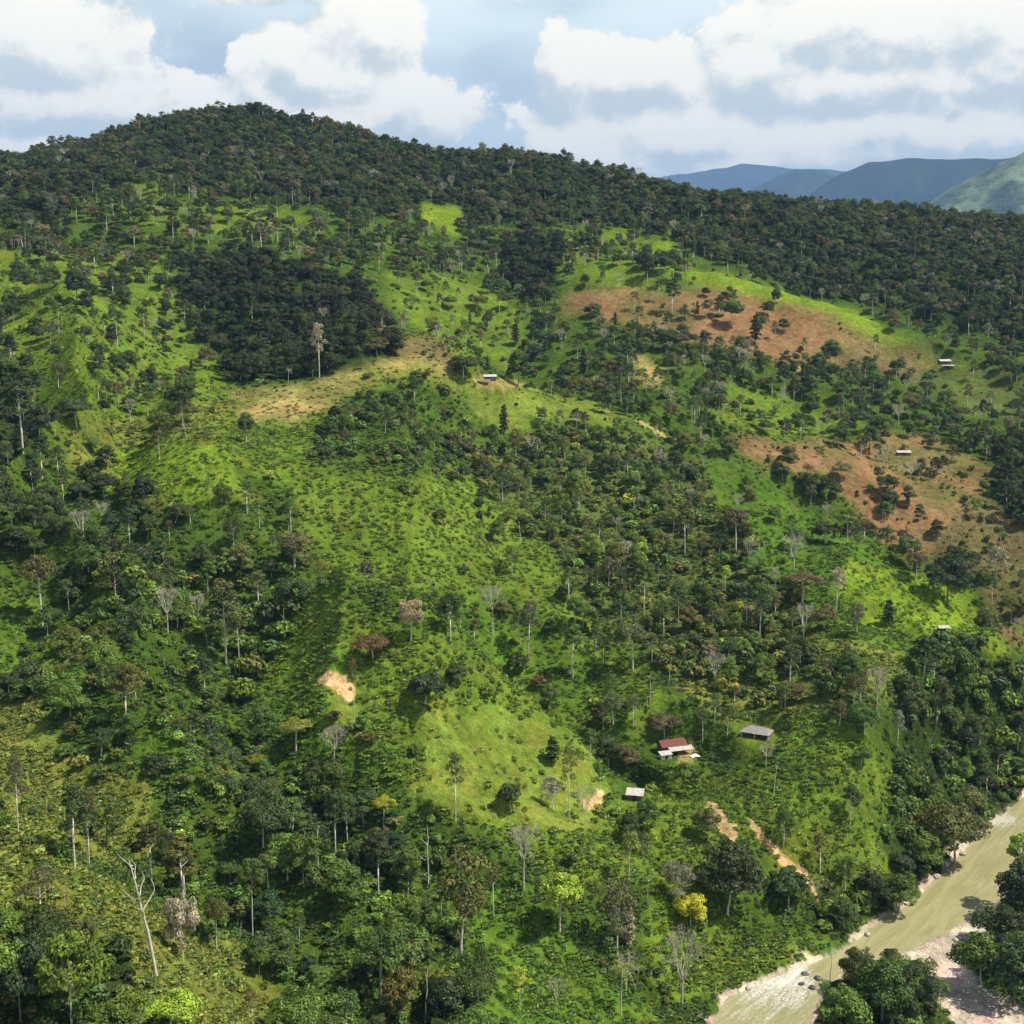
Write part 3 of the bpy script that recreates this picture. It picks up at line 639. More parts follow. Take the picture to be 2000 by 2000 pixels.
def tree_round(seed, H=12., W_=9., trunk=0.30, nl=18, dens=1.0, leaf=0.33, flat=1.0, lobes=(0.17, 0.27), miss=0.14, even=0.0):
    """broad crown of separate boughs on a short or tall trunk"""
    r = np.random.default_rng(seed); t, c = Mesh3(), Mesh3()
    base = H*trunk; ch = H-base; cz = base+ch*0.48; rw = W_/2
    lean = r.normal(size=2)*0.03*H
    top = np.array([lean[0], lean[1], base+ch*0.45])
    t.tube([(0, 0, -1.2), (lean[0]*0.2, lean[1]*0.2, base*0.5), (lean[0]*0.6, lean[1]*0.6, base), top], [0.026*H, 0.019*H, 0.015*H, 0.008*H], 7)
    ph0 = r.random()*6.28; lop = (0.16+0.22*r.random())*(1-even); k3 = r.integers(2, 4)
    for i in range(nl):
        if r.random() < miss: continue                          # a bough missing here and there
        ph = i*2.399+r.random()*0.9; u = (i+0.5)/nl
        el = 1-1.55*u+r.normal()*0.10                          # from the top down to just under the middle
        ring = math.sqrt(max(0.0, 1-el*el)) if el > 0 else 1.0-0.25*abs(el)
        rr = rw*(0.68+0.5*r.random()+even*(.16-.25*r.random()))*(1+lop*math.sin(k3*ph+ph0)); p = np.array([math.cos(ph)*ring*rr*0.78, math.sin(ph)*ring*rr*0.78, cz+el*ch*0.42*flat*(0.72+0.5*r.random())]) + np.array([lean[0], lean[1], 0])
        br = W_*(lobes[0]*.72+(lobes[1]*1.12-lobes[0]*.72)*r.random()**1.3)
        rad = np.array([br*(.8+.4*r.random()), br*(.8+.4*r.random()), br*0.70*(0.65+0.7*r.random())])
        limb(t, r, top*(0.75+0.25*r.random()), p, 0.007*H, 0.003*H)
        lobe(c, r, p, rad, int(118*dens*(br/1.9)**1.6*(0.42/leaf)**2)+12, leaf)
        if r.random() < .45:                                    # a ragged shoot standing off the bough
            q = p+unit(r.normal(size=3)+np.array([0, 0, .4]))*br*1.05; lobe(c, r, q, (br*.42, br*.42, br*.36), int(26*dens*(0.42/leaf)**2), leaf)
    return t, c
def tree_tall(seed, H=22., W_=9., bare=0.55, nl=12, dens=1.0, leaf=0.33):
    """emergent: long pale trunk, layered boughs high up"""
    r = np.random.default_rng(seed); t, c = Mesh3(), Mesh3()
    lean = r.normal(size=2)*0.03*H
    def ax(u): return np.array([lean[0]*u*u, lean[1]*u*u, H*u])
    t.tube([ax(0)-np.array([0, 0, 1.2]), ax(.25), ax(.5), ax(bare), ax(bare*.5+.47), ax(.95)], [.016*H, .0125*H, .011*H, .010*H, .006*H, .002*H], 7)
    for i in range(nl):
        u = bare+0.06 + (0.97-bare-0.06)*((i+0.5)/nl)**0.85; ph = i*2.399+r.random()
        s = (1-((u-bare)/(1-bare))**2.2*0.75); q = ax(u)+np.array([math.cos(ph), math.sin(ph), 0.16])*W_*0.42*s*(0.6+0.5*r.random())
        br = W_*(0.13+0.11*r.random()); limb(t, r, ax(u-0.06), q, 0.006*H*0.7, 0.002*H)
        lobe(c, r, q, (br, br, br*0.6), int(105*dens*(br/1.6)**1.5*(0.42/leaf)**2)+10, leaf, low=-0.5)
    lobe(c, r, ax(0.95), (W_*.16, W_*.16, W_*.14), int(70*dens), leaf)
    return t, c
def tree_bare(seed, H=16., W_=8., trunk=0.42, dens=1.0, vase=0.5, twigleaf=0.0):
    """leafless vase of limbs and fine twigs"""
    r = np.random.default_rng(seed); t, c = Mesh3(), Mesh3()
    fork = np.array([0, 0, H*trunk]); t.tube([(0, 0, -1.0), fork*0.5+r.normal(size=3)*0.1, fork], [.017*H, .012*H, .010*H], 6)
    def grow(p, d, L, rad, lev):
        e = p+d*L; mid = p+d*L*0.5+r.normal(size=3)*0.05*L
        (t if lev < 2 else c).tube([p, mid, e], [rad*1.5, rad*1.25, rad*1.0], 4 if lev < 2 else 3)
        if lev >= 4: return
        for k in range((3 if lev < 3 else 4) if r.random() < dens else 2):
            nd = unit(d + r.normal(size=3)*(0.38+0.07*lev) + np.array([0, 0, 0.16])); grow(e, nd, L*(0.60+0.16*r.random()), rad*0.58, lev+1)
    for i in range(6):
        ph = i*2*math.pi/6 + r.random()*0.5; d = unit(np.array([math.cos(ph)*vase, math.sin(ph)*vase, 1.0])*np.array([1, 1, 0.9+0.3*r.random()]))
        grow(fork, d, H*(1-trunk)*0.42, .0065*H, 0)
    v = np.concatenate(t.v+c.v); k = np.array([W_/max(np.ptp(v[:, 0]), 1e-3), W_/max(np.ptp(v[:, 1]), 1e-3), 1.0]); top = v[:, 2].max()
    for mm in (t, c):
        for a in mm.v:
            zz = a[:, 2]; f = np.clip((zz-fork[2])/(top-fork[2]), 0, 1)
            a[:, 2] = np.where(zz > fork[2], fork[2]+(zz-fork[2])*(H-fork[2])/(top-fork[2]), zz); a[:, :2] *= (1+(k[:2]-1)*np.clip(f*3, 0, 1)[:, None])
    return t, c
def tree_snag(seed, H=18., stubs=6, lean=0.0):
    """dead broken trunk with stub limbs"""
    r = np.random.default_rng(seed); t, c = Mesh3(), Mesh3()
    p = [np.array([0, 0, -1.0])]
    for u in (.2, .4, .6, .8, 1.0): p.append(np.array([-lean*H*u**1.2 + r.normal()*0.008*H, r.normal()*0.008*H, H*u]))
    t.tube(p, [.0135*H, .0115*H, .0098*H, .008*H, .006*H, .003*H], 7)
    for i in range(stubs):
        u = 0.52+0.45*r.random(); b = np.array([-lean*H*u**1.2, 0, H*u]); ph = r.random()*6.28
        e = b+np.array([math.cos(ph), math.sin(ph), 0.9+0.6*r.random()])*H*(0.05+0.09*r.random()); e2 = e+np.array([math.cos(ph+1), math.sin(ph+1), 1.2])*H*0.04
        c.tube([b, (b+e)/2+r.normal(size=3)*.006*H, e, e2], [.006*H, .0042*H, .0028*H, .001*H], 4)
    if not stubs: limb(c, r, p[-2], p[-1]+np.array([0.3, 0.1, 0.2]), .005*H, .001*H, sides=4)
    return t, c
def tree_column(seed, H=12., W_=4.):
    r = np.random.default_rng(seed); t, c = Mesh3(), Mesh3()
    t.tube([(0, 0, -1), (0, 0, H*.4), (0, 0, H*.9)], [.018*H, .013*H, .003*H], 6)
    for i in range(17):
        u = 0.16+0.80*(i+.5)/17; ph = i*2.399; w_ = W_*0.32*(1-((u-.35)/.65)**2*0.75 if u > .35 else 0.75+u*.7)
        lobe(c, r, (math.cos(ph)*w_*.62, math.sin(ph)*w_*.62, H*u), (w_*.75, w_*.75, H*.06), 62, 0.36)
    return t, c
def tree_palm(seed, H=11., W_=6.):
    r = np.random.default_rng(seed); t, c = Mesh3(), Mesh3()
    t.tube([(0, 0, -1), (0.1, 0, H*.4), (0.25, 0.1, H*.85)], [.016*H, .012*H, .009*H], 6)
    for i in range(14):
        ph = i*2.399; el = 0.9-1.1*(i/14); p0 = np.array([.25, .1, H*.85]); L = W_*.5*(0.85+.3*r.random()); pp = []
        for s in np.linspace(0, 1, 9):
            pp.append(p0+np.array([math.cos(ph)*L*s, math.sin(ph)*L*s, L*(el*s-0.9*s*s)]))
        pp = np.array(pp); side = np.array([-math.sin(ph), math.cos(ph), 0])
        for k in range(1, 9):
            for sg in (-1, 1):
                b = pp[k]; wd = 0.42*math.sin(math.pi*min(k/8.6, 1))+.12
                c.add([b-(pp[k]-pp[k-1])*.45, b+(pp[k]-pp[k-1])*.35, b+side*sg*wd+np.array([0, 0, -.18])], t=[(0, 1, 2)])
    return t, c
def bush(seed, H=2.4, W_=3.0, nl=6, leaf=0.27, n=48):
    r = np.random.default_rng(seed); t, c = Mesh3(), Mesh3()
    for i in range(nl):
        ph = i*2.399; s = 0.28*W_*math.sqrt(i/nl); br = W_*(.2+.1*r.random())
        p = (math.cos(ph)*s, math.sin(ph)*s, H*(.50+.2*r.random())-0.12*H*(i/nl)); lobe(c, r, p, (br, br, H*.34), n, leaf, low=-.6)
        t.tube([(0, 0, -.4), np.array(p)*.5, p], [.05, .035, .015], 4)
    return t, c
def tussock(seed, H=0.8, W_=1.3, n=60):
    r = np.random.default_rng(seed); c = Mesh3()
    ph = r.random(n)*6.28; s = W_*.5*np.sqrt(r.random(n)); p = np.stack([np.cos(ph)*s, np.sin(ph)*s, H*(.25+.35*r.random(n))], -1)
    d = unit(np.stack([np.cos(ph), np.sin(ph), .5+r.random(n)], -1)+.5*r.normal(size=(n, 3)))
    leaves(c, r, p, d, .22*(0.6+.8*r.random(n)), .5); return c

BARK = {'tall': M_BARK, 'bare': M_TWIG, 'snag': M_BARK}
SHAPES = {}                                                   # kind -> list of (trunk mesh, crown mesh, height, width)
def shape(kind, fn, H, W_, bark=None, crown_mat=None, **kw):
    t, c = fn(H=H, W_=W_, **kw) if fn is not tree_snag else fn(H=H, **kw)
    tm = t.mesh(kind+"_trunk", [bark or M_DARKBARK]); cm = c.mesh(kind+"_crown", [crown_mat or M_LEAF], leaf=crown_mat is None)
    SHAPES.setdefault(kind, []).append((tm, cm, H, W_))
for s in range(9): shape('round', tree_round, 10.5+.8*s, 9+0.4*s, seed=s, trunk=.18+.05*(s % 3), nl=14+3*(s % 4), flat=.85+.15*(s % 3), bark=M_BARK if s % 2 else M_DARKBARK)
for s in range(3): shape('domed', tree_round, 13, 12+s, seed=20+s, trunk=.34, nl=20, flat=.62, miss=.04, even=.6, bark=M_BARK)
for s in range(5): shape('tall', tree_tall, 22, 9.5+1.3*(s % 3), seed=40+s, bare=.42+.07*(s % 3), nl=12+2*(s % 2), bark=M_BARK)
for s in range(3): shape('umbrella', tree_round, 19, 13, seed=60+s, trunk=.58, nl=15, flat=.75, bark=M_BARK, lobes=(.15, .22), miss=.04, even=.6)
for s in range(4): shape('sparse', tree_tall, 18, 8.5, seed=80+s, bare=.40+.05*s, nl=13, dens=.36, leaf=.28, bark=M_BARK)
for s in range(2): shape('open', tree_round, 15, 10, seed=90+s, trunk=.35, nl=17, dens=.45, leaf=.30, bark=M_BARK)
for s in range(4): shape('bare', tree_bare, 15, 8.0+s, seed=100+s, trunk=.30+.06*s, vase=.45+.1*s, bark=M_BARK, crown_mat=M_TWIG)
shape('fan', tree_bare, 20, 10.5, seed=120, trunk=.44, vase=.42, bark=M_BARK, crown_mat=M_TWIG)
shape('snag', tree_snag, 30, 4, seed=140, stubs=9, lean=.16, bark=M_BARK, crown_mat=M_BARK)
shape('pole', tree_snag, 12, 1, seed=141, stubs=1, lean=.02, bark=M_BARK, crown_mat=M_BARK)
shape('pole', tree_snag, 14, 1, seed=143, stubs=1, lean=.05, bark=M_BARK, crown_mat=M_BARK)
for s in range(2): shape('column', tree_column, 12, 4.6, seed=150+s)
for s in range(2): shape('palm', tree_palm, 11, 6.5, seed=160+s, bark=M_BARK)
shape('tiered', tree_round, 16, 10, seed=171, trunk=.34, nl=17, lobes=(.17, .23), miss=0, even=.6, bark=M_BARK)
for s in range(2): shape('ball', tree_round, 11, 9, seed=240+s, trunk=.26, nl=22, flat=.9, miss=0, even=1.0, bark=M_BARK)
for s in range(4): shape('bush', bush, 2.4, 3.2, seed=180+s)

for s in range(7): shape('canopy', tree_round, 9.5+.5*s, 10+.4*(s % 4), seed=220+s, trunk=.14, nl=15+2*(s % 4), flat=.75+.12*(s % 3), dens=.9)
def joined(name, tm, cm):
    """trunk and crown in one mesh, for the far woods"""
    import bmesh
    bm = bmesh.new(); bm.from_mesh(tm); n0 = len(bm.faces); bm.from_mesh(cm); bm.faces.ensure_lookup_table()
    for f in bm.faces[n0:]: f.material_index = 1
    me = bpy.data.meshes.new(name); bm.to_mesh(me); bm.free()
    me.materials.append(tm.materials[0]); me.materials.append(cm.materials[0])
    return me
PLANTS = bpy.data.collections.new("plant_shapes")            # not linked: only read by the scattered woods
PIDX = {}; _k = 0
for kind in sorted(SHAPES):
    for (tm, cm, H, W_) in SHAPES[kind]:
        me = joined("%03d_%s" % (_k, kind), tm, cm); PLANTS.objects.link(bpy.data.objects.new("%03d_%s" % (_k, kind), me))
        PIDX.setdefault(kind, []).append((_k, H, W_)); _k += 1
for s in range(3):
    me = tussock(200+s).mesh("%03d_tussock" % _k, [M_LEAF], leaf=True)
    PLANTS.objects.link(bpy.data.objects.new("%03d_tussock" % _k, me)); PIDX.setdefault('tussock', []).append((_k, .8, 1.3)); _k += 1

def scatter(name, label, rows):
    """rows: (x, y, z, shape index, scale xy, scale z, turn, tint)"""
    if not len(rows): return
    n = len(rows); me = bpy.data.meshes.new(name); me.vertices.add(n)
    A = np.array([r_[:3] for r_ in rows], np.float32); me.vertices.foreach_set("co", A.ravel())
    a = me.attributes.new("pid", 'INT', 'POINT'); a.data.foreach_set("value", np.array([r_[3] for r_ in rows], np.int32))
    a = me.attributes.new("scl", 'FLOAT_VECTOR', 'POINT'); a.data.foreach_set("vector", np.array([(r_[4], r_[4], r_[5]) for r_ in rows], np.float32).ravel())
    a = me.attributes.new("rot", 'FLOAT_VECTOR', 'POINT'); a.data.foreach_set("vector", np.array([(random.gauss(0, .04), random.gauss(0, .04), r_[6]) for r_ in rows], np.float32).ravel())
    a = me.attributes.new("tint", 'FLOAT_COLOR', 'POINT'); a.data.foreach_set("color", np.array([(*r_[7], 1) for r_ in rows], np.float32).ravel())
    o = new_obj(name, me); tag(o, label, kind="stuff")
    ng = bpy.data.node_groups.new("scatter_"+name, 'GeometryNodeTree')
    ng.interface.new_socket("Geometry", in_out='INPUT', socket_type='NodeSocketGeometry'); ng.interface.new_socket("Geometry", in_out='OUTPUT', socket_type='NodeSocketGeometry')
    N = ng.nodes; gi = N.new('NodeGroupInput'); go = N.new('NodeGroupOutput'); inst = N.new('GeometryNodeInstanceOnPoints'); ci = N.new('GeometryNodeCollectionInfo')
    ci.inputs[0].default_value = PLANTS; ci.inputs['Separate Children'].default_value = True; ci.inputs['Reset Children'].default_value = True
    def named(nm, dt):
        q = N.new('GeometryNodeInputNamedAttribute'); q.data_type = dt; q.inputs[0].default_value = nm; return q.outputs[0]
    L = ng.links; L.new(gi.outputs[0], inst.inputs['Points']); L.new(ci.outputs[0], inst.inputs['Instance']); inst.inputs['Pick Instance'].default_value = True
    L.new(named("pid", 'INT'), inst.inputs['Instance Index']); L.new(named("scl", 'FLOAT_VECTOR'), inst.inputs['Scale'])
    e = N.new('FunctionNodeEulerToRotation'); L.new(named("rot", 'FLOAT_VECTOR'), e.inputs[0]); L.new(e.outputs[0], inst.inputs['Rotation'])
    L.new(inst.outputs[0], go.inputs[0])
    md = o.modifiers.new("scatter", 'NODES'); md.node_group = ng
    return o

# ---------------------------------------------------------------- tints (leaf albedo) and mixes of kinds
TINT = dict(dark=(.052, .084, .019), deep=(.040, .062, .020), mid=(.078, .130, .019), fresh=(.114, .178, .022), olive=(.108, .118, .028), yellowish=(.165, .190, .025), brown=(.118, .104, .046),
            beige=(.34, .29, .20), lime=(.27, .35, .03), gold=(.37, .40, .025), rust=(.16, .11, .04), grey=(.155, .150, .100))
MIX = dict(
 forest=dict(dim=.88, kinds=[('canopy', 9), ('round', 2), ('domed', .8), ('tall', .35), ('open', .9), ('sparse', .35), ('bare', .2)], tints=[('dark', 5), ('deep', 5), ('olive', 3.6), ('mid', 2.4), ('brown', .6), ('grey', .7)], size=(.36, 1.08)),
 grove=dict(dim=.60, kinds=[('canopy', 9), ('round', 3), ('domed', .8), ('open', .3), ('bare', .08)], tints=[('dark', 5), ('deep', 6), ('olive', 1.2), ('mid', 1.2), ('brown', .15)], size=(.42, 1.05)),
 darkwood=dict(dim=.85, kinds=[('canopy', 4), ('round', 4), ('domed', 1.4), ('tall', 1.6), ('sparse', 1), ('bare', .3)], tints=[('dark', 5), ('deep', 4), ('mid', 2), ('olive', 1.2), ('brown', .6)], size=(.5, 1.0)),
 greenwood=dict(kinds=[('round', 4), ('canopy', 4), ('domed', 1.2), ('tall', .9), ('umbrella', .2), ('open', 1.2), ('sparse', 1.1), ('palm', .6), ('bare', .35), ('pole', .5)], tints=[('mid', 4), ('dark', 4), ('deep', 2), ('fresh', 2.6), ('olive', 1), ('yellowish', .5), ('brown', .4)], size=(.32, .88)),
 mixdark=dict(kinds=[('round', 5), ('tall', 1.6), ('domed', 1.5), ('open', 2), ('sparse', 1.8), ('bare', .9), ('column', .7), ('pole', .5)], tints=[('dark', 5), ('deep', 2), ('mid', 3), ('olive', 2), ('brown', 1.2), ('fresh', .6), ('grey', .4)], size=(.5, .95)),
 mix=dict(kinds=[('round', 4), ('open', 2), ('sparse', 2.0), ('tall', .8), ('bare', 1.1), ('pole', .6), ('domed', .6), ('column', .4), ('palm', .3)], tints=[('dark', 3.4), ('mid', 4), ('fresh', 2), ('olive', 2.4), ('brown', 1.2), ('yellowish', .7), ('grey', .6)], size=(.40, .85)),
 pastrees=dict(kinds=[('round', 6), ('open', 1.4), ('sparse', 1.6), ('column', 1), ('pole', 1.5), ('bare', .6), ('tall', .6)], tints=[('dark', 5), ('deep', 2), ('mid', 2), ('olive', 1), ('brown', 1)], size=(.40, .85)),
 sparse=dict(kinds=[('sparse', 4), ('bare', 4), ('pole', 3), ('open', 1)], tints=[('grey', 2), ('beige', 2), ('brown', 2), ('olive', 2)], size=(.5, .9)),
 scrub=dict(kinds=[('round', 4), ('canopy', 2), ('open', 3), ('sparse', 3), ('tall', 1), ('bare', 1)], tints=[('olive', 4), ('mid', 5), ('dark', 3), ('brown', .8), ('fresh', 2), ('yellowish', 1)], size=(.36, .9)),
 scrubdark=dict(kinds=[('round', 4), ('open', 2), ('sparse', 2), ('pole', .8)], tints=[('dark', 4), ('mid', 4), ('olive', 2), ('brown', .7)], size=(.34, .7)))
def pick(lst): return random.choices([a for a, _ in lst], [b for _, b in lst])[0]
def vary(c, s=.22):
    k = math.exp(random.gauss(0, s)); h = random.gauss(0, .10)
    return (max(c[0]*k*(1+h), .004), max(c[1]*k, .004), max(c[2]*k*(1-h), .004))
# ---------------------------------------------------------------- trees one can tell apart: base x, base y, height, width (picture px), kind, tint, what it is, short phrase others refer to
T_, B_, D_, F_ = 'broadleaf_tree', 'bare_tree', 'dead_tree', 'flowering_tree'
HEROES = [
 (308, 1915, 246, 50, 'snag', 'grey', D_, "tall leaning dead tree, bleached white, on the grassy knoll", "leaning dead tree"),
 (146, 1697, 172, 66, 'tall', 'dark', T_, "tall dark tree with the paler of two slender trunks on the knoll", "twin slender trunks"),
 (175, 1699, 160, 50, 'tall', 'olive', T_, "slimmer olive tree beside the twin pale trunk on the knoll", ""),
 (36, 1625, 155, 40, 'sparse', 'brown', T_, "thin-crowned tree with a bright pale trunk at the picture edge above the knoll", ""),
 (127, 1772, 48, 8, 'pole', 'grey', D_, "short bare white stump pole on the knoll grass", "short white stump pole"),
 (80, 1797, 105, 62, 'sparse', 'brown', T_, "brownish thin-crowned tree on the lower edge of the knoll grass", ""),
 (358, 1878, 136, 52, 'ball', 'beige', T_, "beige dome-crowned tree standing on the knoll's edge", "beige dome-crowned tree"),
 (423, 1862, 110, 48, 'umbrella', 'olive', T_, "olive round-topped tree on a thin trunk casting an oval shadow on the knoll", "olive round-topped knoll tree"),
 (494, 1842, 165, 56, 'tall', 'mid', T_, "tall green tree on a straight white trunk at the knoll's wooded edge", "straight white-trunked tree"),
 (507, 1902, 56, 32, 'ball', 'mid', T_, "small round tree alone on the lower knoll grass", "small lone knoll tree"),
 (333, 2010, 72, 105, 'domed', 'lime', T_, "yellow-green spreading tree cut by the bottom of the picture", "yellow-green spreading tree"),
 (494, 1998, 66, 34, 'sparse', 'rust', T_, "small rust-brown withered tree on the knoll foot", ""),
 (296, 1727, 122, 62, 'tall', 'deep', T_, "dark-crowned tree behind the top of the leaning dead tree", ""),
 (40, 1995, 172, 96, 'round', 'deep', T_, "big blackish green tree in the bottom corner grove", "blackish corner tree"),
 (140, 2000, 176, 100, 'round', 'fresh', T_, "big fresh green tree in the bottom corner grove", "fresh green corner tree"),
 (655, 1671, 132, 60, 'tall', 'dark', T_, "tall dark tree with a white trunk in the wooded gully", "dark gully tree"),
 (679, 1663, 118, 38, 'tall', 'mid', T_, "slim tree on a hair-thin trunk next to the dark gully tree", ""),
 (525, 1757, 90, 44, 'sparse', 'olive', T_, "thin olive tree low in the wooded gully", ""),
 (749, 1614, 58, 46, 'umbrella', 'gold', F_, "golden-yellow flowering tree above the wooded gully", "golden tree above the gully"),
 (836, 1732, 122, 10, 'pole', 'grey', D_, "very thin straight dead pole rising from the gully", "thin dead pole"),
 (1023, 1737, 130, 68, 'fan', 'beige', B_, "leafless fan-shaped pale tree at the head of the green strip", "fan-shaped bare tree"),
 (1093, 1820, 118, 74, 'tiered', 'lime', T_, "bright lime-green tree in tiers beside the green strip", "lime-green tiered tree"),
 (899, 1868, 202, 108, 'open', 'olive', T_, "largest olive-brown tree with a thick pale trunk by the green strip", "large olive-brown tree"),
 (1205, 1863, 140, 72, 'open', 'brown', T_, "brown open-crowned tree on a white trunk below the lime-green tree", "brown white-trunked tree"),
 (1228, 1853, 92, 30, 'column', 'beige', T_, "narrow straw-coloured creeper-clad tree beside the brown tree", ""),
 (1348, 1812, 66, 48, 'ball', 'gold', F_, "round golden flowering tree on the steep bank over the river", "golden tree on the bank"),
 (1332, 1962, 156, 92, 'bare', 'grey', B_, "large grey bare tree leaning over the rapids bank", "large bare bank tree"),
 (1142, 1612, 82, 52, 'bare', 'beige', B_, "bare white-trunked tree by the small orange earth cut", ""),
 (1111, 1598, 152, 34, 'sparse', 'yellowish', T_, "very tall thin yellowish tree at the field's lower corner", ""),
 (890, 1605, 136, 40, 'sparse', 'olive', T_, "tall ragged tree at the lower edge of the smooth field", "ragged field-edge tree"),
 (964, 1795, 116, 34, 'sparse', 'olive', T_, "slender ragged tree along the green strip's inland edge", ""),
 (1228, 1721, 100, 44, 'sparse', 'yellowish', T_, "yellowish thin tree uphill of the brown white-trunked tree", ""),
 (1264, 1772, 62, 9, 'pole', 'grey', D_, "short white dead pole above the brown tree's shadow", ""),
 (739, 1748, 124, 60, 'tall', 'deep', T_, "dark tree with a white trunk low in the gully under the golden tree", ""),
 (830, 2004, 124, 14, 'pole', 'grey', D_, "broken white trunk rising at the bottom of the gully", ""),
 (743, 1955, 144, 102, 'umbrella', 'mid', T_, "wide umbrella-topped green tree at the bottom of the gully", "umbrella-topped gully tree"),
 (783, 1994, 104, 66, 'round', 'olive', T_, "round olive-speckled tree next to the umbrella-topped tree", ""),
 (1015, 1962, 78, 52, 'sparse', 'lime', T_, "small yellow-green tree at the foot of the green strip", "small yellow-green strip tree"),
 (997, 1585, 58, 38, 'ball', 'dark', T_, "small dark round tree alone in the lower field", "small dark field tree"),
 (1080, 1581, 62, 42, 'open', 'beige', T_, "small pale-topped tree in the field corner above the bare trees", ""),
 (1212, 1984, 118, 56, 'palm', 'yellowish', 'palm_tree', "tall yellow-green palm-like tree by the bottom edge below the brown tree", "yellow-green palm"),
 (1420, 1785, 138, 96, 'round', 'deep', T_, "big dark tree on the steep bank below the long earth scar", "big dark bank tree"),
 (1540, 1772, 74, 58, 'ball', 'dark', T_, "round blackish tree at the foot of the long earth scar", "round scar-foot tree"),
 (1601, 1708, 82, 44, 'sparse', 'olive', T_, "thin olive tree between the long scar and the river woods", ""),
 (1713, 1697, 52, 9, 'pole', 'grey', D_, "short bright white dead pole near the river woods", "white pole near the river"),
 (1660, 1611, 76, 44, 'tall', 'dark', T_, "dark tree on a white trunk uphill of the white pole", ""),
 (1865, 1688, 120, 116, 'domed', 'olive', T_, "wide olive-brown domed tree leaning over the river bend", "olive-brown river tree"),
 (1807, 1710, 78, 62, 'round', 'fresh', T_, "fresh green rounded tree on the bank beside the olive-brown river tree", ""),
 (1755, 1786, 74, 66, 'round', 'mid', T_, "green bushy tree at the water's edge mid-way along the bank", "water's-edge tree"),
 (1666, 1927, 80, 54, 'round', 'dark', T_, "dark tree at the upstream tip of the river island", "island tip tree"),
 (1722, 1995, 122, 92, 'round', 'mid', T_, "largest green tree of the river island grove", "largest island tree"),
 (1790, 1990, 104, 70, 'round', 'deep', T_, "dark tree on the gravel side of the island grove", "gravel-side island tree"),
 (1640, 2025, 110, 84, 'round', 'fresh', T_, "fresh green tree beside the rapids on the island", ""),
 (1930, 1828, 56, 48, 'round', 'dark', T_, "small dark tree by itself on the pale gravel bar", "gravel bar tree"),
 (1988, 1792, 104, 80, 'round', 'deep', T_, "dark tree on the far bank cut by the picture edge", ""),
 (1918, 1932, 112, 88, 'round', 'mid', T_, "rounded green tree at the gravel channel's far side", "channel-side tree"),
 (1980, 1965, 132, 96, 'round', 'dark', T_, "big dark tree in the far bank corner", ""),
 (1620, 1925, 74, 16, 'pole', 'grey', D_, "white drowned dead trunk standing beside the rapids", "white trunk at the rapids"),
 (1751, 1476, 90, 26, 'sparse', 'beige', T_, "tall thin beige tree on the green slope over the river woods", ""),
 (83, 1225, 138, 72, 'umbrella', 'olive', T_, "umbrella-topped tree on a tall white trunk over the western pasture", "western umbrella tree"),
 (442, 1298, 164, 68, 'tall', 'olive', T_, "tallest of the white-trunked pair above the western wood", "tall white-trunked pair"),
 (468, 1309, 108, 40, 'sparse', 'olive', T_, "shorter partner of the white-trunked pair above the western wood", ""),
 (408, 1270, 46, 12, 'snag', 'grey', D_, "small leaning white dead stem uphill of the white-trunked pair", ""),
 (505, 1192, 78, 44, 'sparse', 'olive', T_, "thin tree with a long shadow on the spur's upper shoulder", ""),
 (401, 1365, 84, 46, 'tall', 'deep', T_, "dark tree on a short white trunk downhill of the white-trunked pair", ""),
 (382, 1476, 86, 40, 'tall', 'dark', T_, "slim dark tree with a white foot in the lower western wood", ""),
 (578, 1467, 62, 62, 'umbrella', 'yellowish', T_, "yellowish flat-topped tree on a thin stem by the orange scar", "yellowish flat-topped tree"),
 (692, 1414, 126, 22, 'sparse', 'olive', T_, "very thin tall tree beside the orange landslip scar", "thin tree by the landslip"),
 (654, 1501, 88, 64, 'bare', 'beige', B_, "beige bare tree with a pale trunk downhill of the landslip", "beige bare tree"),
 (575, 1112, 68, 74, 'open', 'brown', T_, "wide brownish tree at the top of the spur", ""),
 (962, 1240, 98, 58, 'bare', 'beige', B_, "pale bare tree on a white trunk standing in the gully behind the spur", "pale bare gully tree"),
 (1032, 1284, 110, 48, 'sparse', 'brown', T_, "brown-topped tall thin tree beside the pale bare gully tree", ""),
 (803, 1252, 78, 52, 'open', 'beige', T_, "dusty beige tree just behind the spur crest", "dusty beige spur tree"),
 (729, 1288, 50, 62, 'domed', 'rust', T_, "wide rust-brown dome-shaped tree on the spur pasture", "rust-brown dome tree"),
 (830, 1379, 66, 62, 'ball', 'deep', T_, "large dark round tree on the spur pasture", "dark round spur tree"),
 (888, 1337, 38, 40, 'round', 'dark', T_, "low dark round tree uphill of the smooth field", ""),
 (1236, 1309, 90, 66, 'umbrella', 'olive', T_, "olive umbrella tree on a thin pale stem in the scrub", "olive scrub umbrella tree"),
 (1270, 1378, 64, 12, 'pole', 'grey', D_, "thin pale dead pole above the red-roofed house", ""),
 (880, 1250, 90, 52, 'tall', 'dark', T_, "dark tree with a white stem beside the dusty beige spur tree", ""),
 (1080, 1490, 54, 36, 'column', 'dark', T_, "dark cone-shaped small tree on the smooth field's edge", "dark cone tree"),
 (1048, 1346, 30, 24, 'round', 'rust', 'shrub', "small orange-brown bush right on the spur crest".replace(" right", ""), ""),
 (1298, 1442, 48, 62, 'domed', 'brown', T_, "brown-topped dome tree just uphill of the red-roofed house", "dome tree above the house"),
 (1153, 1487, 62, 34, 'sparse', 'mid', T_, "thin green tree on a white stem below the spur crest", ""),
 (1437, 1079, 84, 54, 'umbrella', 'brown', T_, "brown umbrella-topped tree at the edge of the eastern green pasture", "brown pasture-edge umbrella tree"),
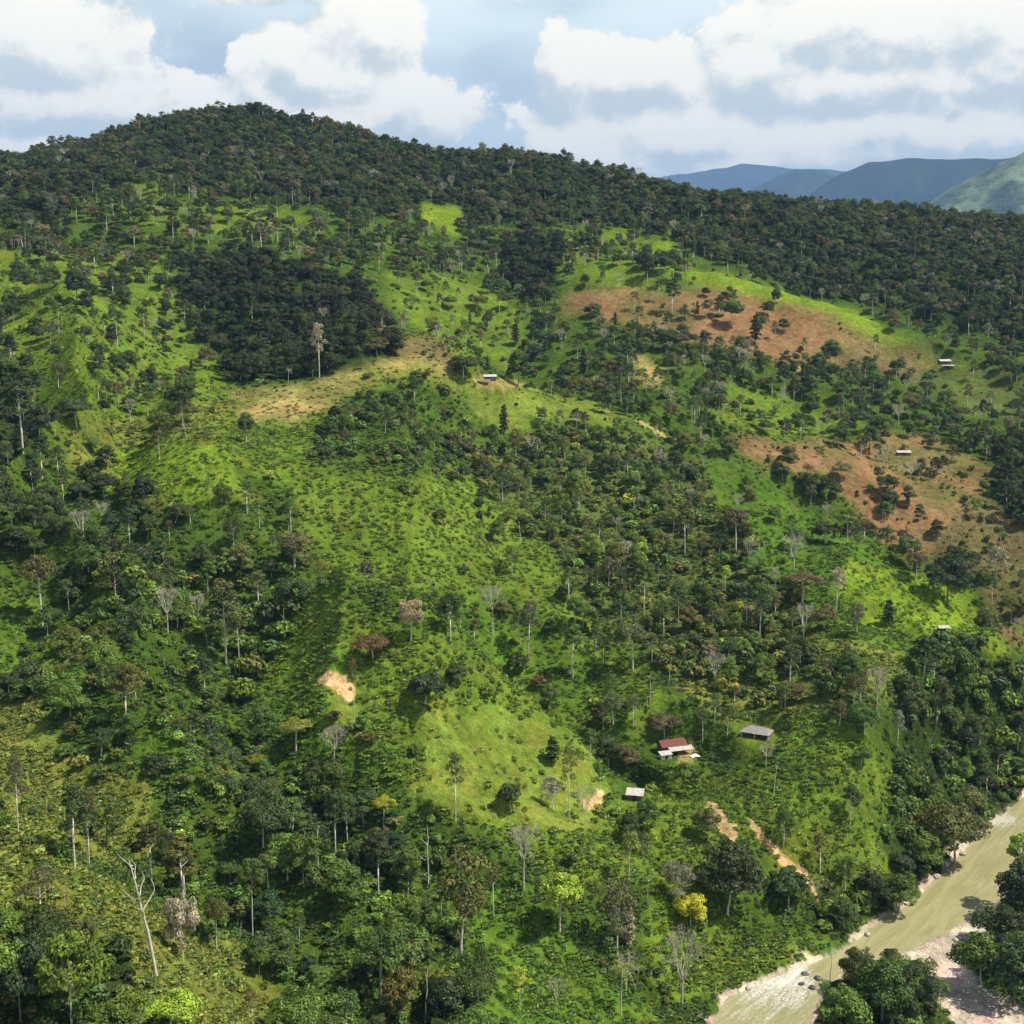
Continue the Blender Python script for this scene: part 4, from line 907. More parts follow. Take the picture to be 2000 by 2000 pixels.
 (1550, 1112, 70, 48, 'bare', 'beige', B_, "feathery pale beige tree in the eastern green pasture", "feathery beige tree"),
 (1416, 1154, 50, 26, 'sparse', 'lime', T_, "small tree with a pale yellow top in the scrub", ""),
 (1514, 1209, 54, 24, 'sparse', 'yellowish', T_, "thin yellow-topped tree on the scrub's pasture edge", ""),
 (1458, 1222, 78, 38, 'tall', 'dark', T_, "dark-topped tree on a white trunk within the scrub", "white-trunked scrub tree"),
 (1735, 1222, 52, 30, 'column', 'deep', T_, "single dark narrow tree on the bright eastern pasture", "dark narrow pasture tree"),
 (1612, 1062, 40, 50, 'round', 'deep', T_, "black-green round tree under the eastern spur crest", ""),
 (1633, 1199, 90, 42, 'sparse', 'beige', T_, "beige thin tall tree on the bright eastern pasture", "beige pasture tree"),
 (1567, 1179, 58, 72, 'umbrella', 'brown', T_, "flat wide brownish tree uphill of the beige pasture tree", ""),
 (1850, 1182, 88, 76, 'round', 'deep', T_, "big black-green tree behind the eastern spur crest", "black-green tree behind the spur"),
 (1803, 1346, 104, 68, 'tall', 'dark', T_, "tall dark tree at the top of the river woods", "tall river-wood tree"),
 (1862, 1342, 94, 62, 'round', 'mid', T_, "green broad tree at the top of the river woods", ""),
 (1712, 1386, 88, 46, 'bare', 'beige', B_, "greyish-pink bare tree beside the river woods", ""),
 (1788, 1134, 52, 38, 'umbrella', 'rust', T_, "rusty round-topped tree on the spur's dry side", ""),
 (1945, 1132, 62, 46, 'open', 'beige', T_, "pale beige round tree on the brown slope behind the spur", ""),
 (45, 882, 134, 72, 'tall', 'deep', T_, "tall blackish tree with a ragged brown top over the western pasture", "tall blackish western tree"),
 (49, 728, 34, 30, 'round', 'deep', T_, "black-green ball tree on the upper western pasture", ""),
 (150, 591, 58, 40, 'round', 'deep', T_, "dark tree with its own shadow high on the western pasture", ""),
 (98, 672, 44, 36, 'open', 'brown', T_, "brown-tinged tree high on the western pasture", ""),
 (232, 797, 48, 26, 'open', 'rust', T_, "pinkish-brown oval tree on the western pasture", "pinkish-brown oval tree"),
 (150, 836, 60, 62, 'domed', 'dark', T_, "wide dark tree with a black shadow on the western pasture", "wide dark pasture tree"),
 (408, 789, 42, 8, 'pole', 'grey', D_, "white dead pole below the dark hillside wood", ""),
 (230, 680, 74, 30, 'sparse', 'dark', T_, "slim tall tree on the upper western pasture", ""),
 (624, 738, 104, 34, 'sparse', 'beige', T_, "tall pale-trunked tree at the front of the dark hillside wood", "pale tree before the dark wood"),
 (1007, 674, 42, 22, 'column', 'deep', T_, "narrow dark column tree on the slope above the white hut", ""),
 (1140, 739, 58, 26, 'column', 'deep', T_, "tall narrow dark tree in the saddle beside the knoll", "narrow saddle tree"),
 (984, 851, 60, 24, 'column', 'deep', T_, "narrow dark tree below the knoll hut", ""),
 (1043, 713, 40, 34, 'round', 'deep', T_, "dark round tree on the slope behind the knoll hut", ""),
 (1012, 754, 62, 44, 'round', 'dark', T_, "brownish dark tree next to the knoll hut", "tree next to the knoll hut"),
 (905, 738, 44, 62, 'domed', 'dark', T_, "spreading dark tree on the knoll's end before the hut", ""),
 (1312, 614, 68, 34, 'tall', 'dark', T_, "tall dark tree at the top of the orange field", "tall orange-field tree"),
 (1265, 552, 52, 30, 'round', 'deep', T_, "dark tree on the bright green strip above the orange field", ""),
 (1475, 673, 58, 30, 'column', 'deep', T_, "dark thick column tree at the foot of the orange field", "column tree on the orange field"),
 (1428, 638, 50, 42, 'domed', 'mid', T_, "grey-green umbrella tree in the middle of the orange field", "umbrella tree on the orange field"),
 (1500, 618, 28, 22, 'round', 'deep', T_, "tiny dark round tree high on the orange field", ""),
 (1620, 719, 50, 44, 'round', 'dark', T_, "dark tree below the orange field's brown end", ""),
 (1536, 716, 30, 24, 'round', 'deep', T_, "small dark ball tree below the orange field", ""),
 (1754, 832, 44, 40, 'bare', 'beige', B_, "white bare tree in the eastern valley woods", ""),
 (1778, 951, 50, 46, 'bare', 'beige', B_, "pale bare tree on the lower orange field below the hut", "bare tree on the lower orange field"),
]
# buildings stand here (picture x, y) so that plants keep off
YARDS = [(1310, 1462, 52, 34), (1478, 1436, 44, 26), (1240, 1556, 30, 22), (957, 740, 26, 12), (1842, 712, 30, 14), (1766, 890, 24, 12), (1842, 1232, 20, 12)]

SIGHT = [(1690, 1866, 36, 22), (1365, 1560, 26, 40), (1440, 1592, 20, 28), (1490, 1640, 22, 30), (1535, 1700, 16, 30), (645, 1345, 30, 42), (1128, 1545, 20, 16)]
made = []                                                     # (name root, px, py, h px, w px, R, phrase)
_used = {}
def place_tree(name, kind, x, y, z, H, W_, tint, label, group=None, turn=None, which=None):
    opts = SHAPES[kind]; i = which if which is not None else _used.get(kind, 0) % len(opts); _used[kind] = _used.get(kind, 0)+1
    tm, cm, H0, W0 = opts[i]
    e = bpy.data.objects.new(name, None); COL.objects.link(e); e.empty_display_size = 1.0
    k = W_/W0
    if kind in ('pole', 'snag', 'fan'): k = H/H0
    e.location = (x, y, z-0.15); e.scale = (k, k, H/H0); e.rotation_euler = (0, 0, random.random()*6.28 if turn is None else turn)
    tag(e, label, "shrub" if name == 'shrub' else "palm" if name == 'palm_tree' else "tree", group)
    t = new_obj("trunk", tm, e)
    c = new_obj("branches" if kind in ('bare', 'fan', 'snag', 'pole') else "crown", cm, e)
    c["tint"] = [float(v) for v in tint]; t["tint"] = [float(v) for v in tint]
    return e
HERO_RECTS = []
for (px, py, h, wpx, kind, tn, name, label, phrase) in HEROES:
    x, y, z = ground_at(px, py); d = project(x, y, z)[2]
    H = h*d/FPX/math.cos(PITCH)*1.02; W_ = wpx*d/FPX
    place_tree(name, kind, x, y, z, H, W_, vary(TINT[tn], .08), label, turn=0.0 if kind in ('snag',) else None)
    HERO_RECTS.append((px, py, h, wpx, d))
    made.append((px, py, h, wpx, d, phrase))
HR = np.array(HERO_RECTS)

# ---------------------------------------------------------------- all other plants: positions
def fan_points(n, r0, r1, half):
    r = np.sqrt(rng.random(n)*(r1*r1-r0*r0)+r0*r0); t = np.radians((rng.random(n)*2-1)*half); return r*np.sin(t), r*np.cos(t)
def bare_spot(px, py, d):
    m = np.zeros(len(px), bool)
    for cx_, cy_, w_, h_ in YARDS: m |= (np.abs(px-cx_) < w_) & (np.abs(py-cy_) < h_)
    for poly, _ in SCARS: m |= inpoly(px, py, poly)
    return m
def wet(x, y, gap=1.2):
    m = np.zeros(len(x), bool); near = (y > 120) & (y < 620) & (x > -40)
    d = np.where(inpoly(x[near], y[near], RIVER), -1, segdist(x[near], y[near], RIVER))
    b = np.where(inpoly(x[near], y[near], BAR), -1, segdist(x[near], y[near], BAR))
    m[near] = (d < gap) | (b < 1.0); return m
ZT = np.array([z_[2] for z_ in ZONES], float); ZB = np.array([z_[3] for z_ in ZONES], float); ZM = [z_[4] for z_ in ZONES]
AREA = math.radians(54)/2*(1560**2-160**2)/1e4
x, y = fan_points(int(AREA*300), 160, 1560, 27); z = height(x, y)
idx, px, py, d = zone_index(x, y, z)
gul = np.clip(.45-.75*folds(x, y), 0, 1)
clump = (0.50 + 1.9*np.clip(fbm(x/26, y/26, 3, 77)+0.25, 0, .6))*(.42+1.25*gul)
dens_ = ZT[idx]*np.where(ZT[idx] > 100, 1.0, clump*1.15)
keep = (rng.random(len(x)) < dens_/300) & ~wet(x, y, 3.0) & ~bare_spot(px, py, d)
x, y, z, idx, px, py, d = (a[keep] for a in (x, y, z, idx, px, py, d))
cells = {}; trees = []; _dn = {}
for i in np.argsort(d):
    mx = MIX[ZM[idx[i]]]; kind = pick(mx['kinds']); pid, H0, W0 = random.choice(PIDX[kind]); si = SHAPES[kind].index(next(s for s in SHAPES[kind] if s[2] == H0 and s[3] == W0))
    si = [q[0] for q in PIDX[kind]].index(pid)
    s = mx['size'][0]+(mx['size'][1]-mx['size'][0])*random.random()
    if kind == 'bush': s *= 1
    if ZM[idx[i]] == 'forest' and kind in ('tall', 'sparse'): s = min(s, .72)
    H = H0*s*(0.85+.3*random.random()); W_ = W0*s
    rad = 0.24*W_+0.3; gx, gy = int(x[i]//8), int(y[i]//8)
    if any((x[i]-a)**2+(y[i]-b)**2 < (rad+c)**2*0.75 for u in (-1, 0, 1) for v in (-1, 0, 1) for (a, b, c) in cells.get((gx+u, gy+v), ())): continue
    hp = H*FPX/d[i]; wp = W_*FPX/d[i]
    # keep the well-known trees in sight
    hid = (HR[:, 4] > d[i]-3) & (np.abs(HR[:, 0]-px[i]) < (HR[:, 3]*.22+wp*.36)) & (py[i] > HR[:, 1]-HR[:, 2]*.9-2) & (py[i]-hp < HR[:, 1]-HR[:, 2]*.30)
    if hid.any(): continue
    near = (np.abs(HR[:, 0]-px[i]) < HR[:, 3]*.35) & (np.abs(HR[:, 1]-py[i]) < 10)
    if near.any(): continue
    hb = False
    for (yx, yy, yw, yh) in YARDS+SIGHT:
        if abs(px[i]-yx) < yw+wp*.3 and py[i] > yy-yh and py[i]-hp < yy+4: hb = True
    if hb: continue
    cells.setdefault((gx, gy), []).append((x[i], y[i], rad))
    trees.append([x[i], y[i], z[i], pid, W_/W0, H/H0, random.random()*6.28, vary(tuple(q*mx.get('dim', 1) for q in TINT[pick(mx['tints'])])), kind, si, H, W_, px[i], py[i], d[i], hp, wp, idx[i]])
print("trees", len(trees))

# which of these show largest: those become trees of their own
cov = np.zeros((500, 500), bool); score = []
def cells_of(px_, top, bot, w_):
    a0, a1 = int(max(px_-w_/2, 0)/4), int(min(px_+w_/2, 1999)/4)+1; b0, b1 = int(max(top, 0)/4), int(min(bot, 1999)/4)+1
    return a0, a1, b0, b1
items = [(t[14], t[12], t[13], t[15], t[16], k) for k, t in enumerate(trees)] + [(m_[4], m_[0], m_[1], m_[2], m_[3], -1) for m_ in made]
for (dd, ax_, ay_, hp, wp, k) in sorted(items):
    a0, a1, b0, b1 = cells_of(ax_, ay_-hp, ay_-hp*.30, wp*.85)
    if a1 <= a0 or b1 <= b0 or ax_ < 0 or ax_ > 2000 or b0 > 498: continue
    sub = cov[b0:b1, a0:a1]; vis = int((~sub).sum()); sub[:] = True
    if k >= 0: score.append((vis, k))
score.sort(reverse=True)
OWN = 190
own = set(k for _, k in score[:OWN])
KNAME = dict(round='broadleaf_tree', domed='broadleaf_tree', tall='broadleaf_tree', umbrella='broadleaf_tree', sparse='broadleaf_tree', open='broadleaf_tree', bare='bare_tree', fan='bare_tree', snag='dead_tree', pole='dead_tree', column='broadleaf_tree', palm='palm_tree', tiered='broadleaf_tree', canopy='broadleaf_tree')
KWORD = dict(round='round-crowned tree', canopy='low bushy tree', domed='wide domed tree', tall='tall tree', umbrella='umbrella-topped tree', sparse='thin-crowned tree', open='open-crowned tree', bare='bare tree', pole='dead pole', snag='dead trunk', column='narrow tree', palm='palm', tiered='tiered tree', ball='rounded tree', fan='bare tree')
def tint_word(c):
    r_, g_, b_ = c; lum = .3*r_+.6*g_+.1*b_
    if r_ > g_*1.12: return 'brown' if lum < .11 else 'beige'
    if r_ > g_*.86: return 'olive'
    return 'dark green' if lum < .050 else 'mid-green' if lum < .078 else 'fresh green'
marks = [m_ for m_ in made if m_[5]] + [(yx, yy, 30, 60, 0, ph) for (yx, yy, _, _), ph in zip(YARDS, ("red-roofed house", "grey-roofed shed", "small white-roofed shed", "knoll hut", "eastern hut", "orange-field hut", "tiny pasture hut"))]
labs = {}
for k in own:
    t = trees[k]; cx_, cy_ = t[12], t[13]-t[15]*.5
    best = min(marks, key=lambda m_: math.hypot(m_[0]-cx_, (m_[1]-m_[2]*.5)-cy_)); dx, dy = cx_-best[0], cy_-(best[1]-best[2]*.5)
    rel = ("on the river side of" if dx > 0 else "inland of") if abs(dx) > abs(dy) else ("uphill of" if dy < 0 else "downhill of")
    word = KWORD[t[8]] if t[8] in ('bare', 'pole', 'snag') else tint_word(t[7])+' '+KWORD[t[8]]
    labs.setdefault((word, rel, best[5]), []).append((math.hypot(dx, dy), k))
ORD = ['first', 'second', 'third', 'fourth', 'fifth', 'sixth', 'seventh', 'eighth', 'ninth', 'tenth']
for (word, rel, ph), lst in labs.items():
    lst.sort()
    for j, (_, k) in enumerate(lst):
        t = trees[k]; word = word.replace('-crowned', '') if len((word+rel+ph).split()) > 9 else word
        lab = (word + ' ' + rel + ' the ' + ph) if len(lst) == 1 else ('%s, %s %s the %s' % (word.replace('-crowned', ''), ORD[min(j, 9)], rel, ph))
        if len(lab.replace(',', ' ').replace('-', ' ').split()) > 15: lab = lab.replace('on the river side of', 'riverward of').replace('-crowned', '')
        place_tree(KNAME[t[8]], t[8], t[0], t[1], t[2], t[10], t[11], t[7], lab, group="trees of the hillside and gully woods", turn=t[6], which=t[9])
rest = [t for k, t in enumerate(trees) if k not in own]
ridge = [t[:8] for t in rest if t[14] > 640]; slope = [t[:8] for t in rest if t[14] <= 640]
scatter("forest", "dense dark forest and scattered far trees on the upper hill and ridge", ridge)
scatter("woodland", "smaller trees filling the woods and slopes of the lower hill", slope)

# shrubs
n = int(AREA*820); x, y = fan_points(n, 160, 1560, 27); z = height(x, y); idx, px, py, d = zone_index(x, y, z)
cl = np.where(ZB[idx] > 390, np.clip(1.0+1.6*fbm(x/13, y/13, 3, 87), .3, 1.6), np.clip(0.12 + 6.0*(fbm(x/15, y/15, 3, 87)+0.03), 0.05, 2.6))
keep = (rng.random(n) < ZB[idx]*cl*np.where(d > 900, .45, 1)/820) & ~wet(x, y) & ~bare_spot(px, py, d)
rows = []
SHRUB = {'scrub': [('olive', 4), ('mid', 5), ('dark', 4), ('yellowish', 2.0), ('brown', .9), ('fresh', 3)], 'scrubdark': [('dark', 4), ('mid', 4), ('deep', 2), ('olive', 2)], 'greenwood': [('mid', 4), ('fresh', 3), ('dark', 3), ('olive', 1)], 'mix': [('mid', 5), ('dark', 2.4), ('fresh', 5), ('olive', 2), ('yellowish', 2), ('brown', .5)]}
for i in np.nonzero(keep)[0]:
    mk = ZM[idx[i]]; tn = pick(SHRUB.get(mk, SHRUB['mix'])); pid = random.choice(PIDX['bush'])[0]
    s = (0.38+1.25*random.random()**2.2)*(1.45 if mk.startswith('scrub') else 2.0 if mk == 'greenwood' else 1.0)
    if d[i] < 360: s = min(s, 1.45)
    rows.append((x[i], y[i], z[i]-.1, pid, s, s*(0.70+.6*random.random()), random.random()*6.28, vary(tuple(1.2*q for q in TINT[tn]), .3)))
print("shrubs", len(rows))
scatter("shrubbery", "low bushes and scrub dotted over the hillside", rows)
# tussocks of long grass and weeds
ar = math.radians(50)/2*(780**2-165**2)/1e4; n = int(ar*8500); x, y = fan_points(n, 165, 780, 25); z = height(x, y); idx, px, py, d = zone_index(x, y, z)
gk = [z_[1] for z_ in ZONES]; GD = dict(pasture=.75, lush=.75, mid=.8, yellow=.85, straw=.4, orange=.12, dark=.5, olive=.9, field=.10, brown=.5, lime=.5)
dn = np.array([GD[g_] for g_ in gk])[idx]*np.clip(.5+2.0*(fbm(x/8, y/8, 3, 97)+.2), 0.05, 1.4)*np.clip(1.45-d/480, .12, 1)
keep = (rng.random(n) < dn) & ~wet(x, y) & ~bare_spot(px, py, d) & (px > -60) & (px < 2060) & (py < 2080)
rows = []
for i in np.nonzero(keep)[0]:
    c = GC[gk[idx[i]]]; s = 0.6+0.9*random.random(); k = random.choice((.85, 1.0, 1.1, 1.25, 1.4))
    rows.append((x[i], y[i], z[i]-.05, random.choice(PIDX['tussock'])[0], s*1.2, s*(.7+.6*random.random()), random.random()*6.28, vary((c[0]*k, c[1]*k, c[2]*k), .15)))
print("tussocks", len(rows))
scatter("grass", "rough tussocks of grass and weeds on the pastures", rows)
# ---------------------------------------------------------------- farm buildings
def paint(name, c0, c1, scale=2.0, rough=0.7, stripes=0.0):
    m, b, out = material(name); tcx = b.n('ShaderNodeTexCoord'); v = tcx.outputs['Object']
    nz = b.noise(v, scale, 5, 0.65); c = b.mix(b.smooth(nz, 0.32, 0.7), c0, c1)
    pb = b.n('ShaderNodeBsdfPrincipled'); b.link(c, pb.inputs['Base Color']); pb.inputs['Roughness'].default_value = rough
    if stripes:
        wv = b.n('ShaderNodeTexWave'); wv.bands_direction = 'X'; wv.inputs['Scale'].default_value = stripes; b.link(v, wv.inputs[0])
        bp = b.n('ShaderNodeBump'); bp.inputs['Distance'].default_value = 0.03; b.link(wv.outputs['Fac'], bp.inputs['Height']); b.link(bp.outputs[0], pb.inputs['Normal'])
    b.link(pb.outputs[0], out.inputs[0]); return m
M_RED = paint("rusty_red_sheet", (0.22, 0.055, 0.04, 1), (0.12, 0.045, 0.035, 1), 1.2, .7, 3.0)
M_ZINC = paint("pale_zinc_sheet", (0.60, 0.59, 0.56, 1), (0.40, 0.36, 0.32, 1), 0.9, .5, 3.0)
M_THATCH = paint("grey_sheet", (0.33, 0.30, 0.30, 1), (0.22, 0.20, 0.19, 1), 1.5, .8, 3.0)
M_PLANK = paint("weathered_plank", (0.17, 0.13, 0.10, 1), (0.09, 0.07, 0.055, 1), 2.5, .85)
M_WHITE = paint("whitewashed_plank", (0.62, 0.60, 0.55, 1), (0.45, 0.42, 0.37, 1), 1.5, .8)
M_DARK = paint("dark_opening", (0.02, 0.02, 0.02, 1), (0.03, 0.028, 0.025, 1), 2, .5)
M_SHEET = paint("white_sheeting", (0.80, 0.80, 0.80, 1), (0.66, 0.66, 0.68, 1), 1.5, .6)
CUBE_F = np.array([(0, 2, 3, 1), (4, 5, 7, 6), (0, 1, 5, 4), (2, 6, 7, 3), (0, 4, 6, 2), (1, 3, 7, 5)])
def part_box(parent, name, mat, x0, x1, y0, y1, z0, z1):
    v = [(x, y, z) for z in (z0, z1) for y in (y0, y1) for x in (x0, x1)]
    return new_obj(name, np_mesh(name, v, CUBE_F, [mat]), parent)
def slab(parent, name, mat, quad, th=0.06):
    """a sloping roof sheet with thickness and standing corrugations along the slope"""
    q = np.array(quad, float); n_ = np.cross(q[1]-q[0], q[3]-q[0]); n_ /= np.linalg.norm(n_)
    k = max(6, int(np.linalg.norm(q[1]-q[0])/0.35)); t = np.linspace(0, 1, k+1)
    lift = np.where(np.arange(k+1) % 2 == 0, 0.0, 0.045)[:, None]*n_
    a = q[0]+(q[1]-q[0])*t[:, None]+lift; b = q[3]+(q[2]-q[3])*t[:, None]+lift
    V_ = np.concatenate([a, b, a-n_*th, b-n_*th]); m_ = k+1; i = np.arange(k)
    f = [np.stack([i, i+1, m_+i+1, m_+i], -1), np.stack([2*m_+i, 3*m_+i, 3*m_+i+1, 2*m_+i+1], -1), np.stack([i, 2*m_+i, 2*m_+i+1, i+1], -1), np.stack([m_+i, m_+i+1, 3*m_+i+1, 3*m_+i], -1),
         np.array([(0, m_, 3*m_, 2*m_), (k, 2*m_+k, 3*m_+k, m_+k)])]
    return new_obj(name, np_mesh(name, V_, np.concatenate(f), [mat]), parent)
def prism(parent, name, mat, x, y0, y1, z0, zr, th=.08):
    yr = (y0+y1)/2; V_ = [(x, y0, z0), (x, y1, z0), (x, yr, zr), (x+th, y0, z0), (x+th, y1, z0), (x+th, yr, zr)]
    me = np_mesh(name, V_, [np.array([(0, 2, 1), (3, 4, 5)]), np.array([(0, 1, 4, 3), (1, 2, 5, 4), (2, 0, 3, 5)])], [mat]); return new_obj(name, me, parent)
def site(name, px, py, rz, label, cat, pad=None):
    x, y, z = ground_at(px, py)
    if pad: x, y, z = _pads[pad][:3]
    e = bpy.data.objects.new(name, None); COL.objects.link(e); e.location = (x, y, z); e.rotation_euler = (0, 0, math.radians(rz)); tag(e, label, cat); return e
def posts(e, pts, z0, z1, r=.07, mat=None):
    for (a, b) in pts: part_box(e, "post", mat or M_PLANK, a-r, a+r, b-r, b+r, z0, z1)
def window_at(e, x0, x1, y, z0, z1, s=-1):
    wdw = part_box(e, "window", M_WHITE, x0, x1, y, y+s*.05, z0, z1); part_box(wdw, "pane", M_DARK, x0+.1, x1-.1, y+s*.05, y+s*.065, z0+.1, z1-.1)
# red-roofed house with pale veranda roof and low annex
e = site("farm_house", 1312, 1466, 19, "timber farmhouse with rusty red roof and pale veranda roof", "house", "house")
e.location.y += 1.5
part_box(e, "plinth", M_PLANK, -4.0, 4.0, -2.3, 2.3, -2.6, 0.0)
part_box(e, "wall", M_PLANK, -3.9, 3.9, -2.2, 2.2, 0.003, 2.6)
prism(e, "gable", M_PLANK, -3.9, -2.2, 2.2, 2.6, 3.7); prism(e, "gable", M_PLANK, 3.82, -2.2, 2.2, 2.6, 3.7)
slab(e, "roof", M_RED, [(-4.5, -2.9, 2.45), (4.5, -2.9, 2.45), (4.5, 0.02, 3.95), (-4.5, 0.02, 3.95)]); slab(e, "roof", M_RED, [(4.5, 2.9, 2.45), (-4.5, 2.9, 2.45), (-4.5, -0.02, 3.95), (4.5, -0.02, 3.95)])
slab(e, "veranda_roof", M_ZINC, [(-2.6, -5.0, 1.75), (5.6, -5.0, 1.75), (5.6, -2.75, 2.42), (-2.6, -2.75, 2.42)])
posts(e, [(-2.4, -4.8), (0.2, -4.8), (2.8, -4.8), (5.4, -4.8)], -2.6, 1.74)
part_box(e, "deck", M_PLANK, -2.5, 5.5, -4.9, -2.31, -.2, -.05)
dr_ = part_box(e, "door", M_DARK, .4, 1.3, -2.2, -2.26, .01, 2.0); part_box(dr_, "handle", M_ZINC, 1.12, 1.18, -2.26, -2.30, .95, 1.05)
window_at(e, -3.0, -1.9, -2.2, .9, 1.8); window_at(e, 2.2, 3.3, -2.2, .9, 1.8)
HOUSE = e
def beside_house(lx, ly):
    a = math.radians(19); x_ = HOUSE.location.x+lx*math.cos(a)-ly*math.sin(a); y_ = HOUSE.location.y+lx*math.sin(a)+ly*math.cos(a); return x_, y_, hz(x_, y_)
e = site("annex_shed", 1287, 1478, 19, "low whitish lean-to shed against the red-roofed farmhouse", "shed")
e.location = beside_house(-4.6, -5.2)
part_box(e, "wall", M_WHITE, -1.7, 1.7, -1.0, 1.0, -1.2, 1.5); slab(e, "roof", M_ZINC, [(-2.0, -1.4, 1.45), (2.0, -1.4, 1.45), (2.0, 1.3, 1.95), (-2.0, 1.3, 1.95)])
part_box(e, "door", M_DARK, -.4, .4, -1.0, -1.05, -.4, 1.25); prism(e, "gable", M_WHITE, -1.7, -1.0, 1.0, 1.5, 1.62)
# crumpled sheeting in the yard
def crumple(lx, ly, w_, d_, hgt, rz, label):
    x, y, z = beside_house(lx, ly); n_ = 14; X_, Y_ = np.meshgrid(np.linspace(-w_/2, w_/2, n_), np.linspace(-d_/2, d_/2, n_))
    Z_ = hgt*(.5+1.3*fbm(X_*1.3+5, Y_*1.3, 3, 301))*np.clip(1.2-np.hypot(X_/w_*2, Y_/d_*2), .05, 1)
    i = np.arange(n_*n_).reshape(n_, n_); f = np.stack([i[:-1, :-1], i[:-1, 1:], i[1:, 1:], i[1:, :-1]], -1).reshape(-1, 4)
    me = np_mesh("sheeting", np.stack([X_, Y_, Z_], -1).reshape(-1, 3), f, [M_SHEET]); o = new_obj("sheeting", me); o.location = (x, y, z+.25); o.rotation_euler = (0, 0, rz); tag(o, label, "sheeting")
crumple(4.6, -7.2, 3.0, 2.0, 1.3, .3, "heap of crumpled white sheeting in the yard of the red-roofed house")
# grey-roofed open shed
e = site("open_shed", 1478, 1436, -27, "open-sided shed with a wide grey hipped roof on posts", "shed", "shed")
L, Dp, ze, zr = 4.6, 3.0, 1.7, 3.3
slab(e, "roof", M_THATCH, [(-L, -Dp, ze), (L, -Dp, ze), (L-2.4, .01, zr), (-L+2.4, .01, zr)]); slab(e, "roof", M_THATCH, [(L, Dp, ze), (-L, Dp, ze), (-L+2.4, -.01, zr), (L-2.4, -.01, zr)])
slab(e, "roof_end", M_THATCH, [(-L, Dp, ze+.004), (-L, -Dp, ze+.004), (-L+2.4, -.02, zr), (-L+2.4, .02, zr)]); slab(e, "roof_end", M_THATCH, [(L, -Dp, ze+.004), (L, Dp, ze+.004), (L-2.4, .02, zr), (L-2.4, -.02, zr)])
posts(e, [(-L+.4, -Dp+.4), (0, -Dp+.4), (L-.4, -Dp+.4), (-L+.4, Dp-.4), (0, Dp-.4), (L-.4, Dp-.4)], -2.8, 1.84, .1, M_WHITE)
part_box(e, "floor", M_PLANK, -L+.2, L-.2, -Dp+.2, Dp-.2, -.3, .08)
# small white-roofed shed
e = site("tool_shed", 1240, 1560, -12, "small shed with a bright white sloping roof among the trees", "shed", "tool")
part_box(e, "wall", M_PLANK, -2.0, 2.0, -1.3, 1.3, -1.8, 1.7); slab(e, "roof", M_ZINC, [(-2.5, -1.9, 1.65), (2.5, -1.9, 1.65), (2.5, 1.7, 2.5), (-2.5, 1.7, 2.5)])
part_box(e, "door", M_DARK, -.5, .4, -1.3, -1.35, -.2, 1.5); posts(e, [(-2.3, -1.75), (2.3, -1.75)], -2, 1.66)
# hut on the knoll with a lower lean-to
def hut(name, px, py, rz, w_, d_, h_, label, roofm=M_ZINC, cat="hut", pad=None):
    e = site(name, px, py, rz, label, cat, pad)
    part_box(e, "wall", M_PLANK, -w_/2, w_/2, -d_/2, d_/2, -1.5, h_); zz = h_+d_*.22
    slab(e, "roof", roofm, [(-w_/2-.5, -d_/2-.6, h_-.1), (w_/2+.5, -d_/2-.6, h_-.1), (w_/2+.5, .01, zz), (-w_/2-.5, .01, zz)])
    slab(e, "roof", roofm, [(w_/2+.5, d_/2+.6, h_-.1), (-w_/2-.5, d_/2+.6, h_-.1), (-w_/2-.5, -.01, zz), (w_/2+.5, -.01, zz)])
    prism(e, "gable", M_PLANK, -w_/2, -d_/2, d_/2, h_, zz-.12); prism(e, "gable", M_PLANK, w_/2-.08, -d_/2, d_/2, h_, zz-.12)
    part_box(e, "door", M_DARK, -.5, .5, -d_/2, -d_/2-.05, .05, min(2.0, h_-.3)); window_at(e, w_*.22, w_*.22+.9, -d_/2, .9, 1.7)
    return e
hut("hut", 960, 741, 4, 6.2, 4.6, 2.5, "small hut with a bright white roof on the grassy knoll", pad="knoll")
e = site("lean_to", 949, 749, 4, "low open lean-to just below the knoll hut", "shed")
slab(e, "roof", M_THATCH, [(-4.2, -1.5, 1.5), (2.6, -1.5, 1.5), (2.6, 1.3, 1.9), (-4.2, 1.3, 1.9)]); posts(e, [(-4.0, -1.3), (-.8, -1.3), (2.4, -1.3), (-4.0, 1.1), (2.4, 1.1)], -2, 1.55); part_box(e, "bench", M_PLANK, -3.0, 1.6, .2, .7, .4, .5)
hut("hut", 1841, 708, 3, 7.5, 5.4, 2.6, "pale-roofed hut at the edge of the eastern forest", pad="east")
e = site("lean_to", 1850, 718, 3, "low pale lean-to in front of the eastern forest hut", "shed")
slab(e, "roof", M_ZINC, [(-3.6, -1.4, 1.3), (5.2, -1.4, 1.3), (5.2, 1.2, 1.7), (-3.6, 1.2, 1.7)]); posts(e, [(-3.4, -1.2), (.8, -1.2), (5.0, -1.2), (-3.4, 1.0), (5.0, 1.0)], -2, 1.35); part_box(e, "bench", M_PLANK, -2.0, 2.6, .2, .7, .4, .5)
hut("hut", 1764, 889, -4, 7.6, 4.4, 1.9, "long white-roofed hut on the lower orange field", pad="orange")
hut("hut", 1842, 1232, 2, 3.6, 2.6, 1.5, "tiny pale-roofed hut alone on the bright eastern pasture", pad="pasture")
